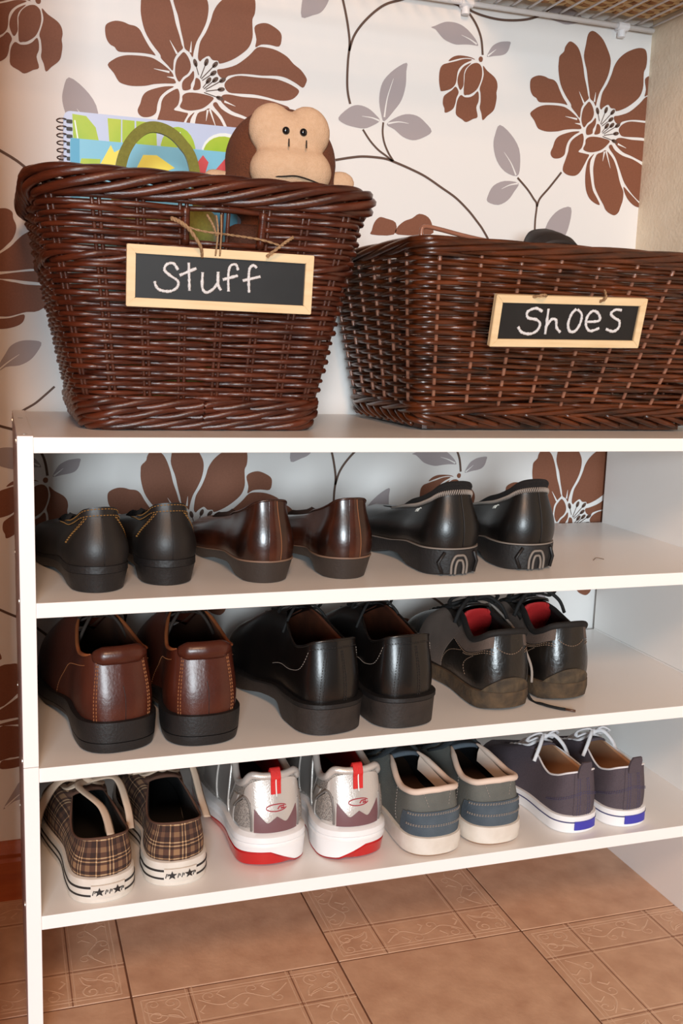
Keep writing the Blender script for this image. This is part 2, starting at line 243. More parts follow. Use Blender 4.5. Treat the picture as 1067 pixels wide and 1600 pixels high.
# wallpaper print: flat ink shapes on the back wall
WP = json.loads('''{"flower":[[[0.7357,1.1847],[0.7387,1.1908],[0.7487,1.1952],[0.759,1.195],[0.7661,1.1928],[0.7743,1.1918],[0.7804,1.1876],[0.7858,1.1784],[0.7925,1.1683],[0.8002,1.1593],[0.7943,1.1597],[0.7837,1.16],[0.7698,1.1592],[0.7548,1.1581],[0.7501,1.1601],[0.7475,1.1634],[0.7416,1.1661],[0.737,1.1733]],[[0.7388,1.1406],[0.7464,1.1481],[0.7541,1.1524],[0.7643,1.1553],[0.7817,1.1565],[0.7946,1.1558],[0.8031,1.1527],[0.8105,1.1486],[0.8193,1.1425],[0.8232,1.1379],[0.8243,1.1331],[0.8265,1.1273],[0.8124,1.1256],[0.7983,1.1233],[0.7868,1.12],[0.7694,1.118],[0.7565,1.1198],[0.7516,1.1232],[0.7464,1.1315]],[[0.7813,1.2061],[0.781,1.2196],[0.7821,1.2264],[0.7885,1.233],[0.7903,1.2399],[0.7967,1.248],[0.805,1.2464],[0.8125,1.2406],[0.818,1.2305],[0.8227,1.2165],[0.8263,1.2013],[0.831,1.188],[0.8343,1.1766],[0.8359,1.1718],[0.8293,1.1652],[0.8241,1.1558],[0.8228,1.1428],[0.8165,1.1481],[0.8075,1.1561],[0.806,1.1609],[0.7956,1.1726],[0.7863,1.1872]],[[0.8226,1.232],[0.8248,1.2478],[0.8272,1.2616],[0.8338,1.2673],[0.8435,1.2646],[0.8537,1.257],[0.8619,1.2453],[0.8682,1.2333],[0.8692,1.2217],[0.8664,1.2076],[0.8604,1.1941],[0.8541,1.1826],[0.8504,1.1703],[0.8487,1.1622],[0.8446,1.1678],[0.8383,1.172],[0.8364,1.1807],[0.8329,1.1941],[0.829,1.2113],[0.8254,1.2207]],[[0.8722,1.2102],[0.8759,1.2224],[0.8833,1.2341],[0.8957,1.2443],[0.9121,1.2517],[0.9242,1.2531],[0.93,1.2493],[0.9325,1.2386],[0.9317,1.2266],[0.9287,1.2193],[0.929,1.2084],[0.9292,1.1964],[0.9247,1.1839],[0.9145,1.1738],[0.9006,1.1644],[0.8853,1.1583],[0.8826,1.1616],[0.8753,1.1619],[0.87,1.1663],[0.862,1.1616],[0.8587,1.1582],[0.8559,1.1619],[0.8564,1.1709],[0.8589,1.1831],[0.8662,1.1957]],[[0.8375,1.1674],[0.8441,1.1598],[0.8466,1.1501],[0.8432,1.1418],[0.8365,1.1362],[0.8311,1.1297],[0.8264,1.1372],[0.8257,1.1461],[0.8277,1.1562],[0.8319,1.1625]],[[0.8501,1.1455],[0.8509,1.1366],[0.8468,1.1282],[0.8461,1.1221],[0.8367,1.1197],[0.8349,1.1271],[0.8379,1.1334],[0.8447,1.139]],[[0.8533,1.1368],[0.8582,1.1353],[0.8599,1.1294],[0.8585,1.1233],[0.8498,1.1215],[0.8516,1.1287]],[[0.836,1.1132],[0.8441,1.1176],[0.8609,1.1179],[0.877,1.1149],[0.8739,1.1086],[0.8648,1.1007],[0.8555,1.0969],[0.8436,1.0949],[0.8325,1.0979],[0.8354,1.1062]],[[0.7832,1.1065],[0.7886,1.1129],[0.7988,1.1178],[0.8126,1.122],[0.8244,1.1231],[0.8154,1.1173],[0.8066,1.1086],[0.8027,1.0983],[0.8011,1.0882],[0.7944,1.0826],[0.7851,1.0808],[0.7791,1.0833],[0.777,1.0891],[0.7804,1.0973]],[[0.8271,1.1204],[0.8308,1.1187],[0.8321,1.1109],[0.8299,1.1007],[0.8244,1.0942],[0.8317,1.0928],[0.839,1.0919],[0.8434,1.0908],[0.8397,1.0835],[0.8356,1.0751],[0.8293,1.0645],[0.8213,1.0588],[0.8094,1.0588],[0.8007,1.0632],[0.7997,1.0701],[0.8029,1.0804],[0.8067,1.0927],[0.8083,1.1028],[0.8135,1.1112]],[[0.8521,1.0936],[0.8469,1.0841],[0.846,1.0719],[0.8493,1.056],[0.8542,1.0401],[0.8612,1.0304],[0.8682,1.0196],[0.8595,1.0211],[0.8492,1.0275],[0.8422,1.0392],[0.8392,1.0552],[0.8395,1.0714],[0.8432,1.0848]],[[0.8559,1.0919],[0.8652,1.0967],[0.871,1.1003],[0.8774,1.0968],[0.8868,1.0875],[0.8941,1.0738],[0.8991,1.0599],[0.9037,1.05],[0.9082,1.0421],[0.9085,1.0298],[0.9053,1.0192],[0.9023,1.0107],[0.8953,1.0057],[0.8852,1.0085],[0.8786,1.0132],[0.8743,1.0201],[0.866,1.0308],[0.8575,1.0444],[0.8539,1.0584],[0.8521,1.0744]],[[0.8812,1.1093],[0.8879,1.1018],[0.9021,1.0949],[0.9198,1.0913],[0.9366,1.0845],[0.9541,1.0725],[0.9584,1.0542],[0.9485,1.0264],[0.9376,1.0298],[0.9246,1.0392],[0.9137,1.0498],[0.9067,1.0585],[0.8976,1.0761],[0.8888,1.0917],[0.8767,1.1048]],[[0.9082,1.0493],[0.9195,1.0409],[0.937,1.0277],[0.9453,1.02],[0.9377,1.0205],[0.9287,1.0229],[0.9179,1.0305],[0.9108,1.0403]],[[0.9314,1.2086],[0.9369,1.2143],[0.947,1.2167],[0.956,1.2145],[0.9667,1.2083],[0.9695,1.2007],[0.9663,1.1894],[0.9529,1.1899],[0.9412,1.1888],[0.9333,1.1846],[0.9345,1.1946]],[[0.8823,1.1507],[0.8908,1.1528],[0.9078,1.1595],[0.9245,1.1728],[0.9356,1.1843],[0.9473,1.186],[0.9621,1.1842],[0.9774,1.1778],[0.9869,1.1694],[0.9978,1.1625],[1.006,1.1525],[1.0049,1.1457],[1.0007,1.14],[0.9914,1.1446],[0.9775,1.15],[0.964,1.1515],[0.9434,1.1496],[0.9258,1.1494],[0.9113,1.1481],[0.897,1.1442],[0.8929,1.14],[0.8871,1.1408],[0.8825,1.1456]],[[0.8944,1.1375],[0.9028,1.1434],[0.9143,1.1463],[0.9377,1.1465],[0.9613,1.1473],[0.9764,1.1446],[0.9886,1.1403],[0.9956,1.1356],[0.9924,1.1286],[0.9837,1.1225],[0.9688,1.12],[0.9508,1.1225],[0.933,1.1242],[0.9125,1.1233],[0.898,1.1234],[0.8919,1.1307]],[[0.8895,1.1188],[0.8981,1.1208],[0.9156,1.1196],[0.9361,1.12],[0.954,1.1188],[0.969,1.116],[0.9828,1.1117],[0.9758,1.1031],[0.9613,1.094],[0.9437,1.0886],[0.9333,1.0905],[0.9168,1.0959],[0.902,1.1001],[0.89,1.1083],[0.8869,1.1133]]],"stamen":[[[0.8524,1.1556],[0.857,1.1411]],[[0.8671,1.1581],[0.8593,1.1374]],[[0.8789,1.1563],[0.8605,1.1365]],[[0.8767,1.1454],[0.8619,1.1346]],[[0.8703,1.1354],[0.8627,1.1257]],[[0.8792,1.1373],[0.864,1.1242]],[[0.8891,1.1378],[0.8665,1.1236]],[[0.8875,1.126],[0.8667,1.1216]],[[0.8856,1.1147],[0.8644,1.1198]]],"slit":[[[0.8186,1.1799],[0.8282,1.1641]],[[0.847,1.1818],[0.8458,1.1679]],[[0.798,1.1424],[0.8183,1.1404]],[[0.8152,1.1342],[0.8248,1.1337]],[[0.8675,1.0838],[0.8695,1.0981]],[[0.8818,1.0748],[0.8723,1.0994]],[[0.9072,1.1065],[0.892,1.1112]]],"bud":[[[0.6037,1.1986],[0.6074,1.2033],[0.6138,1.2069],[0.6216,1.2086],[0.6335,1.2085],[0.6416,1.2072],[0.645,1.2053],[0.6363,1.2066],[0.6257,1.2054],[0.6153,1.2025]],[[0.5907,1.1856],[0.5948,1.1928],[0.6025,1.196],[0.6155,1.2002],[0.6284,1.2046],[0.6404,1.2048],[0.6288,1.1983],[0.6212,1.1912],[0.6183,1.1841],[0.6175,1.1748],[0.6153,1.1677],[0.6084,1.1613],[0.5955,1.1571],[0.5927,1.1596],[0.5901,1.1719]],[[0.6393,1.2003],[0.6318,1.1924],[0.6289,1.1852],[0.6288,1.176],[0.6286,1.168],[0.6243,1.1618],[0.6206,1.1672],[0.6189,1.175],[0.621,1.1843],[0.6264,1.1929],[0.6328,1.1976]],[[0.6299,1.1785],[0.6302,1.1854],[0.6344,1.1938],[0.642,1.1998],[0.6499,1.2013],[0.6555,1.1973],[0.6573,1.1906],[0.6571,1.1825],[0.6543,1.173],[0.6495,1.1644],[0.6405,1.1577],[0.6352,1.1563],[0.6298,1.1572]],[[0.6581,1.1987],[0.6652,1.1926],[0.6765,1.1858],[0.6817,1.1794],[0.6831,1.1714],[0.6819,1.1643],[0.6827,1.1563],[0.6806,1.1432],[0.6769,1.137],[0.6691,1.1304],[0.6621,1.1239],[0.6595,1.133],[0.6563,1.1408],[0.6572,1.149],[0.6564,1.1605],[0.6547,1.1673],[0.6581,1.178],[0.6599,1.1874]],[[0.6167,1.1656],[0.6218,1.1587],[0.6189,1.1509],[0.6174,1.1427],[0.6145,1.1355],[0.6075,1.1302],[0.6016,1.1287],[0.6006,1.1341],[0.5977,1.1407],[0.5985,1.15],[0.6035,1.155],[0.6111,1.1604]],[[0.6253,1.155],[0.6314,1.1528],[0.6394,1.1536],[0.6459,1.1571],[0.6516,1.1629],[0.6539,1.158],[0.6538,1.1487],[0.6509,1.1403],[0.6537,1.1278],[0.6465,1.1241],[0.6361,1.1188],[0.6292,1.1219],[0.6196,1.1273],[0.6188,1.1371],[0.6204,1.1476]],[[0.6536,1.2108],[0.6564,1.21],[0.6573,1.2075],[0.6564,1.2043],[0.6541,1.2032],[0.6518,1.204],[0.6505,1.2067],[0.6514,1.2094]]],"flower2":[[[-0.0437,0.9311],[-0.0221,0.9499],[-0.0093,0.9523],[-0.0008,0.9525],[0.0056,0.9486],[0.0065,0.941],[0.01,0.9324],[0.009,0.9236],[0.0049,0.9145],[-0.0017,0.9075],[-0.0104,0.8993],[-0.0235,0.8908],[-0.0426,0.8941]],[[-0.0279,0.8839],[-0.0105,0.8959],[0.0026,0.9055],[0.0114,0.9149],[0.0225,0.924],[0.0467,0.9348],[0.0598,0.9223],[0.0618,0.9046],[0.0548,0.8817],[0.0272,0.8787],[0.0063,0.8752],[-0.011,0.8734],[-0.026,0.8726]],[[-0.0262,0.8664],[0.0063,0.8729],[0.0282,0.8759],[0.0548,0.8784],[0.0636,0.8709],[0.0545,0.861],[0.0324,0.8622],[0.017,0.863],[-0.0004,0.8643],[-0.0262,0.8642]],[[-0.0285,0.8607],[0.0017,0.8611],[0.0191,0.8586],[0.0334,0.8582],[0.05,0.8567],[0.0543,0.841],[0.0362,0.8255],[0.0207,0.8233],[0.0097,0.8199],[-0.0013,0.8168],[-0.0122,0.8163],[-0.0295,0.8161]],[[-0.0231,0.8126],[-0.0123,0.8134],[0.0008,0.8151],[0.0174,0.8202],[0.0172,0.8123],[0.0116,0.8064],[0.0006,0.8022],[-0.0126,0.8003],[-0.0255,0.8017]],[[-0.1159,0.9516],[-0.1161,0.9572],[-0.1125,0.9688],[-0.105,0.9764],[-0.0956,0.9756],[-0.0796,0.9704],[-0.0821,0.9537]],[[-0.0777,0.9631],[-0.0671,0.9732],[-0.0546,0.9784],[-0.0437,0.9854],[-0.0291,0.9815],[-0.022,0.9691],[-0.0246,0.9573],[-0.0757,0.9541]]],"leaf":[[[0.5745,1.2408],[0.5805,1.2434],[0.5893,1.2479],[0.5982,1.251],[0.6099,1.2515],[0.6205,1.2495],[0.63,1.245],[0.6384,1.2386],[0.6454,1.2315],[0.6487,1.2251],[0.6448,1.2246],[0.6352,1.2247],[0.6247,1.2237],[0.6142,1.2224],[0.6049,1.2239],[0.5943,1.2277],[0.5861,1.2346],[0.5807,1.239]],[[0.6638,1.2114],[0.6657,1.2179],[0.6712,1.2266],[0.6776,1.2313],[0.6855,1.2346],[0.6994,1.2362],[0.6994,1.231],[0.6971,1.2239],[0.6927,1.2187],[0.6854,1.2158],[0.6747,1.2138]],[[0.5396,1.1894],[0.5396,1.178],[0.5395,1.1589],[0.5342,1.1391],[0.524,1.1244],[0.5093,1.1078],[0.5042,1.1169],[0.5005,1.133],[0.5014,1.1494],[0.5069,1.1636],[0.5216,1.1787]],[[0.4409,1.1059],[0.4554,1.1203],[0.4688,1.1257],[0.4841,1.1231],[0.4967,1.1148],[0.5025,1.108],[0.4926,1.1007],[0.4791,1.0953],[0.4608,1.0964],[0.4487,1.0993]],[[0.5131,1.104],[0.5245,1.1134],[0.5413,1.1205],[0.5586,1.12],[0.5716,1.1124],[0.5824,1.1008],[0.5695,1.0912],[0.5539,1.0862],[0.538,1.0898],[0.5252,1.0983]],[[0.3842,1.2302],[0.3845,1.2523],[0.3882,1.2656],[0.3987,1.2773],[0.4205,1.2777],[0.4238,1.2651],[0.4198,1.2516],[0.4115,1.2401],[0.4,1.2348]],[[0.6903,1.1201],[0.7095,1.1084],[0.7241,1.0893],[0.7274,1.0645],[0.723,1.0504],[0.7024,1.0556],[0.6883,1.0703],[0.6818,1.0901],[0.6834,1.106]],[[0.7264,1.0405],[0.7034,1.0419],[0.6854,1.0337],[0.6773,1.0193],[0.6774,1.0102],[0.695,1.0069],[0.7105,1.0149],[0.7203,1.0281]],[[0.8181,1.0119],[0.798,1.0072],[0.7826,0.992],[0.7756,0.9751],[0.7759,0.9633],[0.7856,0.952],[0.807,0.9628],[0.8173,0.9872]],[[0.7583,1.2778],[0.7774,1.2722],[0.7936,1.2711],[0.8146,1.279],[0.8084,1.2894],[0.7863,1.2954],[0.7653,1.2905]],[[0.0389,0.7845],[0.0245,0.787],[0.0112,0.7852],[0.0001,0.7788],[-0.0067,0.7683],[-0.0226,0.7405],[-0.007,0.7512],[0.0106,0.7539],[0.0241,0.7611],[0.0332,0.7717]]],"leafslit":[[[0.6464,1.2265],[0.6348,1.232],[0.6216,1.236]],[[0.6647,1.2127],[0.6704,1.2173],[0.6775,1.2231]],[[0.509,1.1133],[0.5125,1.1396],[0.5206,1.1664]],[[0.5016,1.1079],[0.4907,1.1107],[0.4754,1.1114]],[[0.5149,1.1053],[0.5309,1.109],[0.5466,1.1083]],[[0.7213,1.0516],[0.7122,1.0678],[0.6996,1.0826]],[[0.7253,1.04],[0.7117,1.0366],[0.6988,1.0301]],[[-0.0203,0.7429],[-0.0047,0.7569],[0.0109,0.7683]]],"vine":[[[[0.439,1.2749],[0.4415,1.2622],[0.4465,1.2446],[0.4507,1.2267],[0.4539,1.2046],[0.4523,1.1818],[0.4521,1.155],[0.4539,1.139],[0.4576,1.1259]],0.0026],[[[0.4536,1.1952],[0.4595,1.2145],[0.4708,1.2318],[0.4881,1.2498],[0.5057,1.2626],[0.5266,1.2706],[0.5508,1.2796],[0.5817,1.2837],[0.6008,1.2789],[0.6169,1.2742],[0.63,1.2677],[0.6438,1.253],[0.6529,1.2348],[0.6566,1.2131]],0.0026],[[[0.4776,1.0938],[0.4889,1.0798],[0.5017,1.0685],[0.5143,1.0612],[0.524,1.0551]],0.0022],[[[0.5078,1.1063],[0.5074,1.0925],[0.5105,1.0789],[0.5173,1.0657],[0.5255,1.0552]],0.0022],[[[0.4383,1.0492],[0.4569,1.0536],[0.4775,1.0573],[0.499,1.058],[0.5145,1.0571],[0.5271,1.054],[0.5495,1.0474],[0.5753,1.0382],[0.6018,1.0246],[0.6253,1.012],[0.646,0.9961],[0.6601,0.9825],[0.6727,0.9687],[0.6857,0.9488],[0.6942,0.9225]],0.0026],[[[0.7242,1.0482],[0.7414,1.0334],[0.7531,1.0203],[0.7592,1.0115],[0.7582,0.988],[0.7595,0.9552],[0.7635,0.9222]],0.0024],[[[0.7976,1.0619],[0.779,1.0386],[0.7639,1.0211],[0.7599,1.0092]],0.0024],[[[0.6168,1.2759],[0.6476,1.267],[0.6835,1.2641],[0.7195,1.2686],[0.7451,1.2779],[0.7652,1.2927],[0.7853,1.3085]],0.0026],[[[0.0095,0.6914],[0.0163,0.6961],[0.0298,0.7044],[0.0435,0.7163],[0.055,0.727]],0.0022]]}''')
m_ink = mat('print_brown', srgb(122, 72, 48), 0.62, var=(400, srgb(132, 80, 56), 0.3))
m_ink2 = mat('print_taupe', srgb(166, 156, 158), 0.6)
m_vine = mat('print_dark_vine', srgb(92, 68, 56), 0.6)
PX, PZ = 0.6125, 0.606
def poly_into(mb, pts, dx, dz, off, smooth=True):
    P = catmull([(p[0], p[1]) for p in pts], 3, True) if smooth else np.array(pts)
    k = [(p[0]+dx, WY-off, p[1]+dz) for p in P]
    if min(p[0] for p in k) > XW or max(p[0] for p in k) < -0.05 or min(p[2] for p in k) > 1.6: return False
    k = [(max(min(p[0], XW+0.02), -0.06), p[1], p[2]) for p in k]
    mb.add(k, [tuple(range(len(k)))]); return True
def line_into(mb, pts, w, dx, dz, off, taper=False):
    P = catmull([(p[0], 0, p[1]) for p in pts], 6) if len(pts) > 2 else np.array([(p[0], 0, p[1]) for p in pts])
    Tn = np.gradient(P, axis=0); Tn /= np.linalg.norm(Tn, axis=1)[:, None]+1e-9
    Nn = np.stack([-Tn[:, 2], Tn[:, 1]*0, Tn[:, 0]], 1); n = len(P); v = []
    for i in range(n):
        ww = w*(1-0.85*i/(n-1)) if taper else w
        for s in (-1, 1):
            q = P[i]+Nn[i]*ww/2*s; v.append((q[0]+dx, WY-off, q[2]+dz))
    if min(p[0] for p in v) > XW-0.002 or max(p[0] for p in v) < -0.05 or min(p[2] for p in v) > 1.6: return False
    mb.add(v, [(2*i, 2*i+1, 2*i+3, 2*i+2) for i in range(n-1)]); return True
for i in (-2, -1, 0, 1):
    for j in (-2, -1, 0, 1):
        dx, dz = i*PX, j*PZ
        for key in ('flower', 'bud', 'flower2'):
            mb = MB(); ok = [poly_into(mb, p, dx, dz, 0.0004) for p in WP[key]]
            if mb.f and min(v[2] for v in mb.v) < 1.6 and max(v[2] for v in mb.v) > 0.09:
                o = mb.build({'flower': 'flower_print', 'bud': 'bud_print', 'flower2': 'flower_print'}[key], m_ink, wall_back)
                if key == 'flower':
                    ms = MB()
                    for (c, b) in WP['stamen']:
                        line_into(ms, [b, c], 0.0012, dx, dz, 0.0006)
                        a = math.atan2(c[1]-b[1], c[0]-b[0])
                        el = [(c[0]+0.0052*math.cos(t)*math.cos(a)-0.0028*math.sin(t)*math.sin(a), c[1]+0.0052*math.cos(t)*math.sin(a)+0.0028*math.sin(t)*math.cos(a)) for t in [k*PI/5 for k in range(10)]]
                        poly_into(ms, el, dx, dz, 0.0006, False)
                    if ms.f: ms.build('stamen_print', m_vine, o)
                    ml = MB()
                    for s in WP['slit']: line_into(ml, s[::-1], 0.0028, dx, dz, 0.0006, True)
                    if ml.f: ml.build('petal_vein_print', m_paper, o)
        for p in WP['leaf']:
            mb = MB()
            if poly_into(mb, p, dx, dz, 0.0004) and max(v[2] for v in mb.v) > 0.09: mb.build('leaf_print', m_ink2, wall_back)
        ml = MB()
        for p in WP['leafslit']: line_into(ml, p, 0.0026, dx, dz, 0.0006, True)
        if ml.f: ml.build('leaf_vein_print', m_paper, wall_back)
        for p, wd in WP['vine']:
            mb = MB()
            if line_into(mb, p, wd*1.3, dx, dz, 0.0005) and max(v[2] for v in mb.v) > 0.09: mb.build('vine_print', m_vine, wall_back)

# ------------------------------------------------------------------ shoe rack
rack = thing('shoe_rack', 'white melamine shoe rack with three shelves and a flat top', 'shelf unit')
ZJ = 0.3465; XR = WI
for x0 in (0.0, WI):
    for z0, z1, dy in ((0.0, ZJ, -0.0016), (ZJ+0.0004, ZT+0.0014, -0.0010)):
        box_obj('side_panel', x0, x0+T, dy, D, z0, z1, m_white, rack, 0.0005)
for nm, z in (('top_panel', ZT), ('shelf', Z2), ('shelf', Z3), ('shelf', Z4)):
    box_obj(nm, T, WI, 0.0, D, z-TH, z, m_white, rack, 0.0005)
m_capm = mat('screw_metal', (0.6, 0.56, 0.5), 0.3, metal=0.8)
for (y, z) in ((0.045, ZT-0.008), (0.30, ZT-0.008), (0.045, Z2-0.008), (0.30, Z2-0.008), (0.045, Z3-0.008), (0.30, Z3-0.008), (0.045, Z4-0.008), (0.30, Z4-0.008)):
    MB().tube([(-0.0008, y, z), (0.0003, y, z)], 0.004, 12).build('screw_head', m_capm, rack)
for y in (0.02, 0.22):
    MB().tube([(0.0078, y, ZT+0.0010), (0.0078, y, ZT+0.0018)], 0.003, 12).build('dowel_cap', m_capm, rack)
tag(MB().tube(catmull([(0.726, 0.085, Z2+0.0006), (0.735, 0.092, Z2+0.002), (0.744, 0.088, Z2+0.0006)], 6), 0.0006, 5).build('thread_scrap', mat('thread', srgb(120, 100, 85), 0.8)), 'tiny curled thread lying on the empty end of the upper shelf', 'thread')
# ------------------------------------------------------------------ wicker baskets
def rod_mat(name, c1, c2, rough, coat):
    m = mat(name, c1, rough, var=(18, c2, 0.2), bump=(220, 0.25), coat=coat); wood_grain(m, (1, 1, 6)); return m
m_rodA = rod_mat('wicker_mahogany', srgb(50, 18, 9), srgb(94, 42, 23), 0.34, 0.18)
m_rodA2 = rod_mat('wicker_stake_mahogany', srgb(62, 28, 18), srgb(94, 50, 34), 0.3, 0.3)
m_rodB = rod_mat('wicker_walnut', srgb(16, 7, 4), srgb(104, 48, 20), 0.28, 0.3)
m_rodB2 = rod_mat('wicker_stake_walnut', srgb(122, 74, 56), srgb(166, 114, 90), 0.28, 0.5)
class Basket:
    def __init__(s, bot, top, z0, z1, nst, p0):
        s.bot, s.top, s.z0, s.z1, s.nst, s.p0 = bot, top, z0, z1, nst, p0
        w = 0.5*((bot[1]-bot[0])+(top[1]-top[0])); d = 0.5*((bot[3]-bot[2])+(top[3]-top[2])); r = 0.5*(bot[4]+top[4])
        segs = [w/2-r, r*PI/2, d-2*r, r*PI/2, w-2*r, r*PI/2, d-2*r, r*PI/2, w/2-r]; s.per = sum(segs)
        s.cum = np.concatenate([[0], np.cumsum(segs)])/s.per
    def rim(s, h, p):
        q = [a+(b-a)*h for a, b in zip(s.bot, s.top)]; x0, x1, y0, y1, r = q; p = p % 1.0
        k = int(min(max(np.searchsorted(s.cum, p, 'right')-1, 0), 8)); t = (p-s.cum[k])/(s.cum[k+1]-s.cum[k]); xm = (x0+x1)/2
        def arc(cx, cy, a0): a = a0+t*PI/2; return (cx+r*math.cos(a), cy+r*math.sin(a)), (math.cos(a), math.sin(a))
        if k == 0: return (xm+(x1-r-xm)*t, y0), (0, -1)
        if k == 1: return arc(x1-r, y0+r, -PI/2)
        if k == 2: return (x1, y0+r+(y1-y0-2*r)*t), (1, 0)
        if k == 3: return arc(x1-r, y1-r, 0)
        if k == 4: return (x1-r-(x1-x0-2*r)*t, y1), (0, 1)
        if k == 5: return arc(x0+r, y1-r, PI/2)
        if k == 6: return (x0, y1-r-(y1-y0-2*r)*t), (-1, 0)
        if k == 7: return arc(x0+r, y0+r, PI)
        return (x0+r+(xm-x0-r)*t, y0), (0, -1)
    def pt(s, z, p, off=0.0):
        h = (z-s.z0)/(s.z1-s.z0); (x, y), (nx, ny) = s.rim(h, p); return (x+nx*off, y+ny*off, z)
    def pfind(s, x, z):
        best = min(np.linspace(-0.24, 0.24, 2000), key=lambda p: abs(s.pt(z, p)[0]-x)); return float(best)
def weave(root, B, rows, rr, amp, mw, ms, stake_r, double, zt_stake, hole=None, nsamp=320, wob=0.0012, seg=7, zb_stake=None):
    rg = random.Random(3)
    for i in range(B.nst):
        p = B.p0+i/B.nst; path = []
        for k in range(9):
            z = (zb_stake or B.z0+0.006)+(zt_stake-(zb_stake or B.z0+0.006))*k/8; path.append((z, p))
        offs = (-0.0031, 0.0031) if double else (0.0,)
        for dp in offs:
            MB().tube([B.pt(z, q+dp/B.per) for z, q in path], stake_r, 7).build('stake', ms, root, True)
    for ri, z in enumerate(rows):
        ph = rg.uniform(0, 6); ra = rg.uniform(0.93, 1.06)*rr
        def f(p):
            zz = z+wob*math.sin(2*PI*3*p+ph)+0.5*wob*math.sin(2*PI*11*p+2*ph)
            c = math.cos(PI*B.nst*(p-B.p0)+ri*PI)
            return B.pt(zz, p, amp*math.copysign(abs(c)**0.7, c))
        if hole and hole[2] < z < hole[3]:
            ps = np.linspace(hole[1], hole[0]+1, nsamp); path = [f(p) for p in ps]; closed = False
        else:
            ps = np.arange(nsamp)/nsamp; path = [f(p) for p in ps]; closed = True
        rads = [ra*(1+0.10*math.sin(23*p+ph)+0.05*math.sin(61*p+ph)) for p in ps]
        MB().tube(path, rads, seg, closed).build('weaver', mw, root, True)
def rope(root, B, z, off, nstr, rad, tw, r, m, name, nsamp=420, flat=1.0, ph=0.0):
    for k in range(nstr):
        path = []
        for i in range(nsamp):
            p = i/nsamp; a = 2*PI*(tw*p+k/nstr)+ph; path.append(B.pt(z+rad*flat*math.sin(a), p, off+rad*math.cos(a)))
        MB().tube(path, r, 7, True).build(name, m, root, True)
ZB = ZT
# basket marked Stuff
b1 = thing('wicker_basket', 'tall dark mahogany wicker basket holding books and a plush monkey', 'basket')
B1 = Basket((0.072, 0.332, 0.078, 0.318, 0.030), (0.018, 0.374, -0.002, 0.338, 0.055), ZB+0.012, 0.955, 28, 0.0)
B1.p0 = B1.pfind(0.209, 0.90)
ha = B1.pfind(0.1655, 0.91); hb = B1.pfind(0.2505, 0.91); HOLE = (ha, hb, 0.8965, 0.9235)
rows1 = [z for z in np.arange(0.731, 0.936, 0.00545)]
mid = [z for z in rows1 if not 0.8715 < z < 0.8805]
weave(b1, B1, mid, 0.0030, 0.0031, m_rodA, m_rodA2, 0.0021, True, 0.945, HOLE, wob=0.0005)
rope(b1, B1, 0.876, 0.0, 3, 0.0040, 9, 0.0036, m_rodA, 'wale_strand')
rope(b1, B1, 0.946, 0.001, 6, 0.0078, 5, 0.0048, m_rodA, 'rim_strand', flat=1.35)
rope(b1, B1, 0.724, 0.001, 3, 0.0042, 8, 0.0040, m_rodA, 'wale_strand')
rope(b1, B1, 0.714, 0.001, 3, 0.0046, 8, 0.0042, m_rodA, 'wale_strand', ph=1)
rope(b1, B1, 0.7030, -0.001, 4, 0.0046, 7, 0.0042, m_rodA, 'base_strand')
for pz in (ha+0.002, hb-0.002):   # wrapped sides of the hand hole
    hp = [B1.pt(HOLE[2]-0.004+(HOLE[3]-HOLE[2]+0.008)*k/6, pz, 0.001) for k in range(7)]
    MB().tube(hp, 0.0046, 8).build('hole_edge', m_rodA, b1, True)
def base_panel(root, B, z0, z1, inset, m):
    v = []
    for z in (z0, z1):
        for i in range(64): v.append(B.pt(B.z0, i/64, -inset)[:2]+(z,))
    mesh_obj('base_panel', v, [tuple(range(63, -1, -1)), tuple(range(64, 128))]+[(i, (i+1) % 64, 64+(i+1) % 64, 64+i) for i in range(64)], m, root)
base_panel(b1, B1, ZB+0.0015, ZB+0.009, 0.006, m_rodA)
# basket marked Shoes
b2 = thing('wicker_basket', 'long low dark walnut wicker basket with loose rim rod by the beige wall', 'basket')
B2 = Basket((0.466, 0.868, 0.090, 0.322, 0.016), (0.424, 0.912, 0.006, 0.340, 0.020), ZB+0.012, 0.914, 30, 0.0)
B2.p0 = B2.pfind(0.427, 0.85)
rows2 = []
z = 0.728
while z < 0.9055: rows2.append(z); z += 0.0070-0.0022*(z-0.728)/0.172
weave(b2, B2, rows2, 0.0030, 0.0034, m_rodB, m_rodB2, 0.0024, False, 0.905, None, 400, 0.0009)
rope(b2, B2, 0.9085, 0.0, 5, 0.0056, 4, 0.0040, m_rodB, 'rim_strand', 460)
rope(b2, B2, 0.7205, 0.0, 4, 0.0046, 5, 0.0034, m_rodB, 'wale_strand', 460)
def slant(root, B, m):   # slanting border rods along the foot
    n = 44
    for i in range(n):
        p = i/n; dp = 1.9/n
        path = [B.pt(0.7165-0.0145*(k/8)**0.9, p+dp*k/8, 0.0035*math.sin(PI*k/8)+0.0008) for k in range(9)]
        MB().tube(path, 0.0035, 7).build('border_rod', m, root, True)
slant(b2, B2, m_rodB)
base_panel(b2, B2, ZB+0.0015, ZB+0.009, 0.013, m_rodB)
lp = catmull([(0.430, 0.012, 0.905), (0.4285, 0.012, 0.9205), (0.4325, 0.012, 0.9265), (0.45, 0.011, 0.9245), (0.475, 0.010, 0.920), (0.50, 0.010, 0.9165), (0.53, 0.010, 0.9135)], 6)
MB().tube(lp, 0.0026, 7).build('loose_rod', m_rodB2, b2, True)
hp = [B2.pt(0.902, p, -0.002) for p in np.linspace(0.30, 0.345, 8)]

